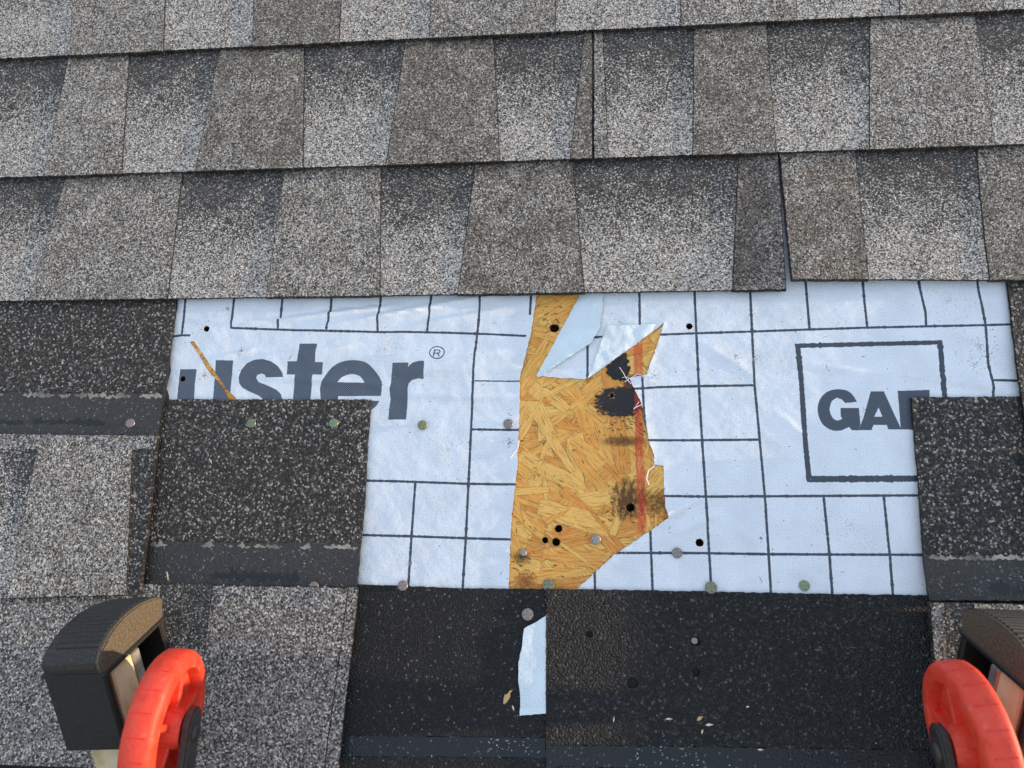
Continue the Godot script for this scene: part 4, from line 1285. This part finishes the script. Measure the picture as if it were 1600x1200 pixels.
	tabs_of(t, f2, l1, l2a, [[R, -330, -400, -190, -240], [r, -192, -242, 108, 44], [R, 106, 44, 287, 262], [r, 286, 262, 448, 414], [R, 446, 414, 596, 594], [r, 595, 594, 745, 714], [R, 744, 714, 894, 914, M.tab_tan], [r, 894, 914, 1154, 1144], [R, 1154, 1144, 1215.5, 1229, M.tab_shaded]], 8.0)
	var corner2 := at_height(1236, 436, func(_p): return 9.0)
	var f2b := slope(v2, 3.6, 0.019, func(p: Vector2) -> float: return 3.2 * exp(-absf(p.x - corner2.x) / 70.0) * exp(-maxf(p.y - corner2.y, 0.0) / 70.0))
	t = thing("laminated_shingle", "grey shingle lifting at its corner beside the open gap above the boxed letters", "shingle", px3(1420, 340, 10), grp)
	band(t, "headlap", f2b, [1218, 138, 2500, 100, 2500, 210, 1220, 232], M.lap)
	tabs_of(t, f2b, l1, l2b, [[R, 1217, 1237, 1336, 1358, M.tab_tan], [r, 1336, 1358, 1530, 1562], [R, 1525, 1538, 1700, 1730, M.tab_tan, 8.0], [r, 1700, 1730, 1860, 1900], [R, 1860, 1900, 2000, 2040]], 8.0)

	var v1 := px(800, -70).y
	var f1 := slope(v1, 3.6)
	t = thing("laminated_shingle", "grey shingle left of the hairline seam in the second course from the top", "shingle", px3(450, 180, 10), grp)
	band(t, "headlap", f1, [-420, -60, 926, -75, 926, 44, -420, 106], M.lap)
	tabs_of(t, f1, l0, l1, [[R, -330, -380, -180, -220], [r, -182, -222, 110, 68], [R, 109, 67, 203, 190], [r, 202, 190, 346, 304], [R, 345, 304, 476, 474, M.tab_tan], [r, 476, 476, 636, 602], [R, 635, 602, 771, 782, M.tab_tan], [r, 771, 782, 915, 890], [R, 914, 890, 926, 926, M.tab_tan]], 8.0)
	t = thing("laminated_shingle", "grey shingle right of the hairline seam in the second course from the top", "shingle", px3(1250, 150, 10), grp)
	var f1b := slope(v1, 3.8)
	band(t, "headlap", f1b, [927.5, -75, 2500, -110, 2500, -20, 927.5, 44], M.lap)
	tabs_of(t, f1b, l0, l1, [[R, 927.5, 927.5, 942, 951], [r, 942, 951, 1085, 1082], [R, 1084, 1082, 1197, 1214, M.tab_tan], [r, 1196, 1214, 1360, 1358], [R, 1359, 1358, 1522, 1556], [r, 1522, 1556, 1680, 1710], [R, 1680, 1710, 1850, 1880]], 8.0)

	var v0 := px(800, -300).y
	var f0 := slope(v0, 3.6)
	t = thing("laminated_shingle", "pale shingle along the top edge of the photo, left and middle", "shingle", px3(500, 0, 10), grp)
	band(t, "headlap", f0, [-420, -290, 1063, -300, 1063, -168, -420, -80], M.lap)
	tabs_of(t, f0, lm, l0, [[R, -330, -370, -180, -220], [r, -180, -220, 118, 108], [R, 118, 108, 262, 256], [r, 262, 256, 398, 394], [R, 398, 394, 540, 530, M.tab_tan], [r, 540, 530, 678, 670], [R, 678, 670, 872, 868], [r, 872, 868, 1063, 1062]], 8.0)
	t = thing("laminated_shingle", "pale shingle along the top edge of the photo, at the right", "shingle", px3(1350, -30, 10), grp)
	var f0b := slope(v0, 3.9)
	band(t, "headlap", f0b, [1064.5, -300, 2500, -330, 2500, -250, 1064.5, -168], M.lap)
	tabs_of(t, f0b, lm, l0, [[R, 1064.5, 1063.5, 1240, 1246], [r, 1240, 1246, 1404, 1407], [R, 1403, 1406, 1550, 1570], [r, 1550, 1570, 1740, 1760], [R, 1740, 1760, 1900, 1930]], 8.0)
	var vm := px(800, -540).y
	t = thing("laminated_shingle", "shingle of the next course above the pale top one", "shingle", px3(800, -260, 10), grp)
	tabs_of(t, slope(vm, 3.6), [0, -310, 1600, -410], lm, [[r, -400, -400, -100, -110], [R, -100, -110, 90, 80], [r, 90, 80, 330, 320], [R, 330, 320, 520, 520], [r, 520, 520, 800, 790], [R, 800, 790, 960, 960], [r, 960, 960, 1200, 1210], [R, 1200, 1210, 1400, 1420], [r, 1400, 1420, 1700, 1720]], 8.0)

	# ---- scrap of sheet sticking out of the bottom seam
	var so := lifted(f6, 0.9)
	var sc := Vector2(u6, 0)
	var sf := func(p: Vector2) -> float: return so.call(p) + 0.5 * absf(wrinkle.get_noise_2d(p.x * 2.0, p.y * 2.0)) + 0.02 * maxf(sc.x - p.x, 0.0)
	t = thing("underlayment_scrap", "torn strip of white sheet sticking out of the seam between the dark shingles", "scrap", px3(832, 1040, 6))
	var s := Sheet.new()
	plate(s, rag(outline_on([853.3, 962, 838, 972, 819, 982, 816, 1010, 810, 1035, 810, 1060, 813, 1090, 812, 1118, 853, 1115], so), 0.3, 3.0), [], 2.5, sf, 0.4, scatter_uv(130.0), Color(1.05, 1.02, 1.0), true)
	part("torn_strip", s, scrap_material, t)

# ------------------------------------------------------------------ nails
func nails():
	var sh := func(p: Vector2) -> float: return sheet_height(p)
	var osb := func(_p: Vector2) -> float: return 0.7
	nail(392, 661, F.b, 0.2, Vector2(0.02, 0.04), 1, "dull green nail left of the bright green one in the speckled shingle")
	nail(521, 661, F.b, 0.2, Vector2(-0.03, 0.02), 3, "bright green nail near the top right corner of the speckled shingle")
	nail(490, 917, F.b, 1.0, Vector2(-0.02, 0.03), 0, "pinkish grey nail at the foot of the lower left nail strip")
	nail(203, 661, F.a, 0.2, Vector2(0.03, 0.12), 2, "oval pinkish nail in the dull nail strip at the left")
	nail(660, 664, sh, 3.0, Vector2(0.22, -0.16), 1, "greenish nail standing proud under the registered mark")
	nail(794, 662, sh, 0.5, Vector2(0.0, 0.0), 0, "pinkish nail in the white sheet just left of the bare board", 4.6)
	nail(629, 915, F.c, 0.6, Vector2(0.0, 0.1), 2, "iridescent pink nail on the dark edge under the white sheet")
	nail(824.5, 960, F.c, 0.3, Vector2(0.0, 0.0), 0, "copper pink nail in the dark shingle above the white scrap", 5.2)
	nail(1058, 864, sh, 0.8, Vector2(0.05, 0.0), 0, "coppery nail on a grid line right of the torn point")
	nail(1111, 918, sh, 2.6, Vector2(0.0, 0.0), 1, "dull green nail half under the dark shingle edge", 5.2)
	nail(1257, 915, sh, 0.5, Vector2(0.0, 0.05), 3, "shiny yellow green nail alone on the lower right white sheet")
	nail(930.5, 843, osb, 2.4, Vector2(0.16, -0.10), 4, "grey nail standing proud in the bare board")
	nail(817.5, 863, osb, 0.2, Vector2(0.3, 0.2), 4, "small sunken grey nail at the left edge of the bare board", 3.4)
	nail(857, 914, osb, 2.4, Vector2(0.0, 0.25), 1, "mossy green nail where bare board meets the dark shingle", 5.4)
	nail(1085, 1001, F.d, -1.9, Vector2(0.0, 0.1), 2, "pink nail sunk in a hole in the dark shingle", 3.0)

# ------------------------------------------------------------------ ladder hooks
func hook(mirror: bool, label: String):
	var sx := -1.0 if mirror else 1.0
	var at := func(x: float, y: float, w: float) -> Vector3: return px3(1776.0 - x, y + 30.0, w) if mirror else px3(x, y, w)
	var base: Vector3 = at.call(250, 1120, 100.0)
	var t := thing("ladder_hook", label, "ladder hook", base, "ladder hooks hanging over the roof")
	# lens-free frame of this hook: e1 across, e2 up the slope and down to the roof, e3 away from the tread
	var zr := (base - cam_pos).normalized()
	var xr := (cam_r * sx - zr * (cam_r * sx).dot(zr)).normalized()
	var yr := (cam_d - zr * cam_d.dot(zr) - xr * cam_d.dot(xr)).normalized()
	var e1 := (xr * 0.834 - yr * 0.025 - zr * 0.551).normalized()
	var e2 := (xr * 0.424 - yr * 0.61 + zr * 0.668).normalized()
	e2 = (e2 - e1 * e2.dot(e1)).normalized()
	var e3 := e1.cross(e2)
	if e3.dot(xr * 0.352 + yr * 0.793 + zr * 0.473) < 0.0: e3 = -e3
	# rubber pad: ribbed tread on a hollow boot
	var o: Vector3 = at.call(163, 1050, 118.0)
	var W := 53.0
	var L := 78.0
	var s := Sheet.new()
	var ctrl := [Vector2(-1.0, 0), Vector2(-2, -9), Vector2(6, -17), Vector2(20, -23.5), Vector2(38, -26), Vector2(56, -24.5), Vector2(72, -20), Vector2(82, -14), Vector2(L + 1.0, -6), Vector2(L, 0)]
	var cu := Curve2D.new()
	for i in ctrl.size():
		var d: Vector2 = (ctrl[mini(i + 1, ctrl.size() - 1)] - ctrl[maxi(i - 1, 0)]) / 6.0
		cu.add_point(ctrl[i], -d, d)
	var prof := PackedVector2Array()
	var smooth_prof := PackedVector2Array()
	var Lc := cu.get_baked_length()
	var k := 110
	for i in k + 1:
		var x := Lc * i / k
		var p := cu.sample_baked(x)
		var q := cu.sample_baked(minf(x + 0.5, Lc)) - cu.sample_baked(maxf(x - 0.5, 0.0))
		var nn := Vector2(q.y, -q.x).normalized()
		if nn.y > 0.0: nn = -nn
		var on := smoothstep(14.0, 22.0, x) * (1.0 - smoothstep(Lc - 20.0, Lc - 12.0, x))
		smooth_prof.append(p)
		prof.append(p + nn * (0.75 * on * (1.0 if fmod(x, 4.4) < 2.4 else -0.4)))
	extrude(s, o, e1, e2, e3, prof, -W + 12.0, -4.0)
	# rounded shoulders either end of the tread
	var dusty := Sheet.new()
	var steps := [[-4.0, -1.2, 0.985, 0.995], [-1.2, 0.0, 0.94, 0.975]]
	for i in 8:
		var a0 := PI / 2 * i / 8.0
		var a1 := PI / 2 * (i + 1) / 8.0
		var sh := 1.0 - cos((a0 + a1) / 2)
		steps.append([-W + 12.0 - 12.0 * sin(a1), -W + 12.0 - 12.0 * sin(a0), 1.0 - 0.42 * sh, 1.0 - 0.14 * sh])
	for st in steps:
		var lip := PackedVector2Array()
		for p in smooth_prof: lip.append(Vector2(lerpf(L / 2, p.x, st[3]), p.y * st[2]))
		extrude(dusty if st[1] > -2.0 else s, o, e1, e2, e3, lip, st[0], st[1])
	part("rubber_tread", s, M.rubber, t)
	part("dusty_side", dusty, M.dusty, t)
	s = Sheet.new()
	block(s, o + e2 * 2.5 + e3 * 34.0 - e1 * W * 0.5, e1, e2, e3, Vector3(W / 2 - 0.6, 3.2, 34.5), 1.6)
	block(s, o + e2 * (L - 3.0) + e3 * 30.0 - e1 * W * 0.5, e1, e2, e3, Vector3(W / 2 - 0.6, 3.0, 30.5), 1.6)
	block(s, o + e2 * L * 0.5 + e3 * 32.0 - e1 * (W - 3.5), e1, e2, e3, Vector3(3.0, L / 2 - 5.0, 32.5), 1.0)
	block(s, o + e2 * L * 0.5 + e3 * 2.2 - e1 * W * 0.5, e1, e2, e3, Vector3(W / 2 + 1.2, L / 2 + 0.6, 2.2), 1.2)
	part("rubber_boot", s, M.rubber_dark, t)
	# the bar inside the boot
	s = Sheet.new()
	block(s, o + e2 * 22.0 + e3 * 64.0 - e1 * W * 0.42, e1, e2, e3, Vector3(20, 12, 58), 1.5, 0.012)
	part("hook_bar", s, M.wood, t)
	s = Sheet.new()
	block(s, o + e2 * 44.0 + e3 * 46.0 - e1 * W * 0.42, e1, e2, e3, Vector3(16, 5, 36), 1.2)
	part("spacer_plate", s, M.alu, t)
	# wheel
	var ax := (xr * 0.95 + yr * 0.08 - zr * 0.315).normalized()
	var wc: Vector3 = at.call(258, 1136, 122.0)
	var R := 54.0
	var H := 11.2
	s = Sheet.new()
	var wp := [Vector2(R - 13, H - 1.5), Vector2(R - 12, H), Vector2(R - 7, H), Vector2(R - 3.0, H - 1.0), Vector2(R - 1.0, H - 3.0), Vector2(R - 0.25, H - 5.5), Vector2(R, 0), Vector2(R - 0.25, -H + 5.5), Vector2(R - 1.0, -H + 3.0), Vector2(R - 3.0, -H + 1.0), Vector2(R - 7, -H), Vector2(R - 12, -H), Vector2(R - 13, -H + 1.5), Vector2(R - 13.6, -3), Vector2(R - 13.6, 3)]
	wp.reverse()
	lathe(s, wc, ax, wp, 72, true)
	var rim := part("wheel_rim", s, M.red, t)
	s = Sheet.new()
	for i in 22:                                            # moulded marks across the tread
		var a := TAU * i / 22.0
		var rd := ax.cross(zr).normalized() * cos(a) + ax.cross(ax.cross(zr).normalized()) * sin(a)
		block(s, wc + rd * (R - 0.12), ax, rd, ax.cross(rd), Vector3(H - 4.2, 0.30, 0.30), 0.1)
	part("mould_marks", s, M.red_dark, rim)
	s = Sheet.new()
	lathe(s, wc, ax, [Vector2(10, -2.2), Vector2(R - 12.8, -2.2), Vector2(R - 12.8, 2.2), Vector2(10, 2.2)], 60)
	part("wheel_web", s, M.red, rim)
	s = Sheet.new()
	lathe(s, wc, ax, [Vector2(0, -H - 2), Vector2(12, -H - 2), Vector2(14, -H), Vector2(15.5, -2), Vector2(15.5, 2), Vector2(14, H), Vector2(12.5, H + 3), Vector2(0, H + 3)], 36)
	part("hub", s, M.red, rim)
	var x0 := ax.cross(zr).normalized()
	var y0 := ax.cross(x0)
	for i in 5:
		var a := TAU * i / 5.0 + 0.35
		var d := x0 * cos(a) + y0 * sin(a)
		s = Sheet.new()
		block(s, wc + d * 27.5, d, ax, d.cross(ax), Vector3(14.5, H - 3.0, 2.6), 1.0)
		part("spoke", s, M.red, rim)
	# fork strap over the hub
	var down := (yr * 0.9 - xr * 0.03 + zr * 0.3)
	down = (down - ax * down.dot(ax)).normalized()
	var side := ax.cross(down)
	for sg in [1.0, -1.0]:
		s = Sheet.new()
		var so: Vector3 = wc + ax * sg * (H + 7.0)
		var op := PackedVector2Array()
		for i in 13:
			var a := PI * i / 12.0
			op.append(Vector2(cos(a) * 12.0, -sin(a) * 12.0 - 4.0))
		op.append(Vector2(-12.0, 120))
		op.append(Vector2(12.0, 120))
		extrude(s, so, ax * sg, side, down, op, -2.2, 2.2)
		var op2 := PackedVector2Array()
		for p in op: op2.append(Vector2(p.x * 0.84, p.y * 0.98 + 0.6))
		extrude(s, so, ax * sg, side, down, op2, 2.2, 3.6)
		part("axle_strap", s, M.black, t)
		if sg > 0:
			s = Sheet.new()
			lathe(s, so + ax * 3.4 + down * 2.0, ax, [Vector2(6.4, 0), Vector2(6.2, 1.4), Vector2(5.0, 2.6), Vector2(2.5, 3.3), Vector2(0, 3.5)], 24)
			part("axle_bolt", s, M.black, t)
	# crossbar that joins boot and wheel, running down the slope out of the picture
	s = Sheet.new()
	block(s, wc - ax * 42.0 + down * 88.0, ax, down, side, Vector3(30, 16, 14), 3.0)
	part("crossbar", s, M.alu, t)
	s = Sheet.new()
	block(s, wc - ax * 10.0 + down * 190.0, ax, down, side, Vector3(12, 92, 11), 2.5)
	part("hook_arm", s, M.alu, t)

func hooks():
	hook(false, "ladder hook with ribbed black rubber pad and red wheel at the lower left")
	hook(true, "ladder hook with red wheel cut off by the lower right corner")

# ------------------------------------------------------------------ chips
func chip(x: float, y: float, f: Callable, size: Vector3, turn: float, m: Material, label: String, group := ""):
	var p := at_height(x, y, f)
	var z: float = f.call(p)
	var c := Vector3(p.x, p.y, z + size.z * 0.6)
	var t := thing("wood_chip", label, "wood chip", c, group)
	var e := Vector3(cos(turn), sin(turn), 0.12).normalized()
	var n := Vector3(-sin(turn), cos(turn), 0.0)
	var s := Sheet.new()
	var op := PackedVector2Array([Vector2(-0.5, -0.1), Vector2(-0.25, -0.42), Vector2(0.1, -0.5), Vector2(0.3, -0.2), Vector2(0.52, -0.28), Vector2(0.42, 0.1), Vector2(0.15, 0.2), Vector2(0.05, 0.5), Vector2(-0.2, 0.3)])
	for i in op.size(): op[i] = Vector2(op[i].x * size.x, op[i].y * size.y)
	extrude(s, c, e.cross(n).normalized(), e, n, op, -size.z / 2, size.z / 2)
	part("splinter", s, m, t)

func debris():
	chip(792, 1089, F.c, Vector3(14, 5, 0.8), 1.05, M.chip, "orange wood chip left of the white scrap")
	chip(802, 1106, F.c, Vector3(5, 1.6, 0.5), -1.2, M.chip_pale, "tiny pale sliver under the orange wood chip")
	chip(1093, 1122, F.d, Vector3(6, 3, 0.7), 0.6, M.chip, "orange wood chip among pale splinters on the dark shingle")
	chip(1108, 1132, F.d, Vector3(6.5, 2.2, 0.6), 0.1, M.chip_pale, "pale splinter right below the orange chip on dark shingle")
	chip(1045, 1123, F.d, Vector3(6, 1.5, 0.5), 0.05, M.chip_pale, "thin pale splinter left of the orange chip on dark shingle")
	chip(959, 1124, F.d, Vector3(5, 1.2, 0.5), 1.45, M.chip_pale, "upright thin splinter furthest left on the holed dark shingle")
	chip(1097, 1143, F.d, Vector3(4, 1.5, 0.5), 1.3, M.chip_pale, "lowest pale splinter beneath the orange chip on dark shingle")
	chip(1188, 1171, F.d, Vector3(5, 1.4, 0.5), 0.0, M.chip_pale, "pale splinter alone near the bottom of the dark shingle")
	chip(1168, 1104, F.d, Vector3(3, 1.4, 0.5), 0.2, M.chip_pale, "short pale splinter by the right of the dark shingle")
	chip(262, 899, F.b, Vector3(8, 1.2, 0.5), -1.2, M.chip_pale, "pale sliver on the lower left nail strip")
	chip(329, 720, F.b, Vector3(6, 1.2, 0.5), -0.9, M.chip_pale, "pale sliver under the dull green nail")
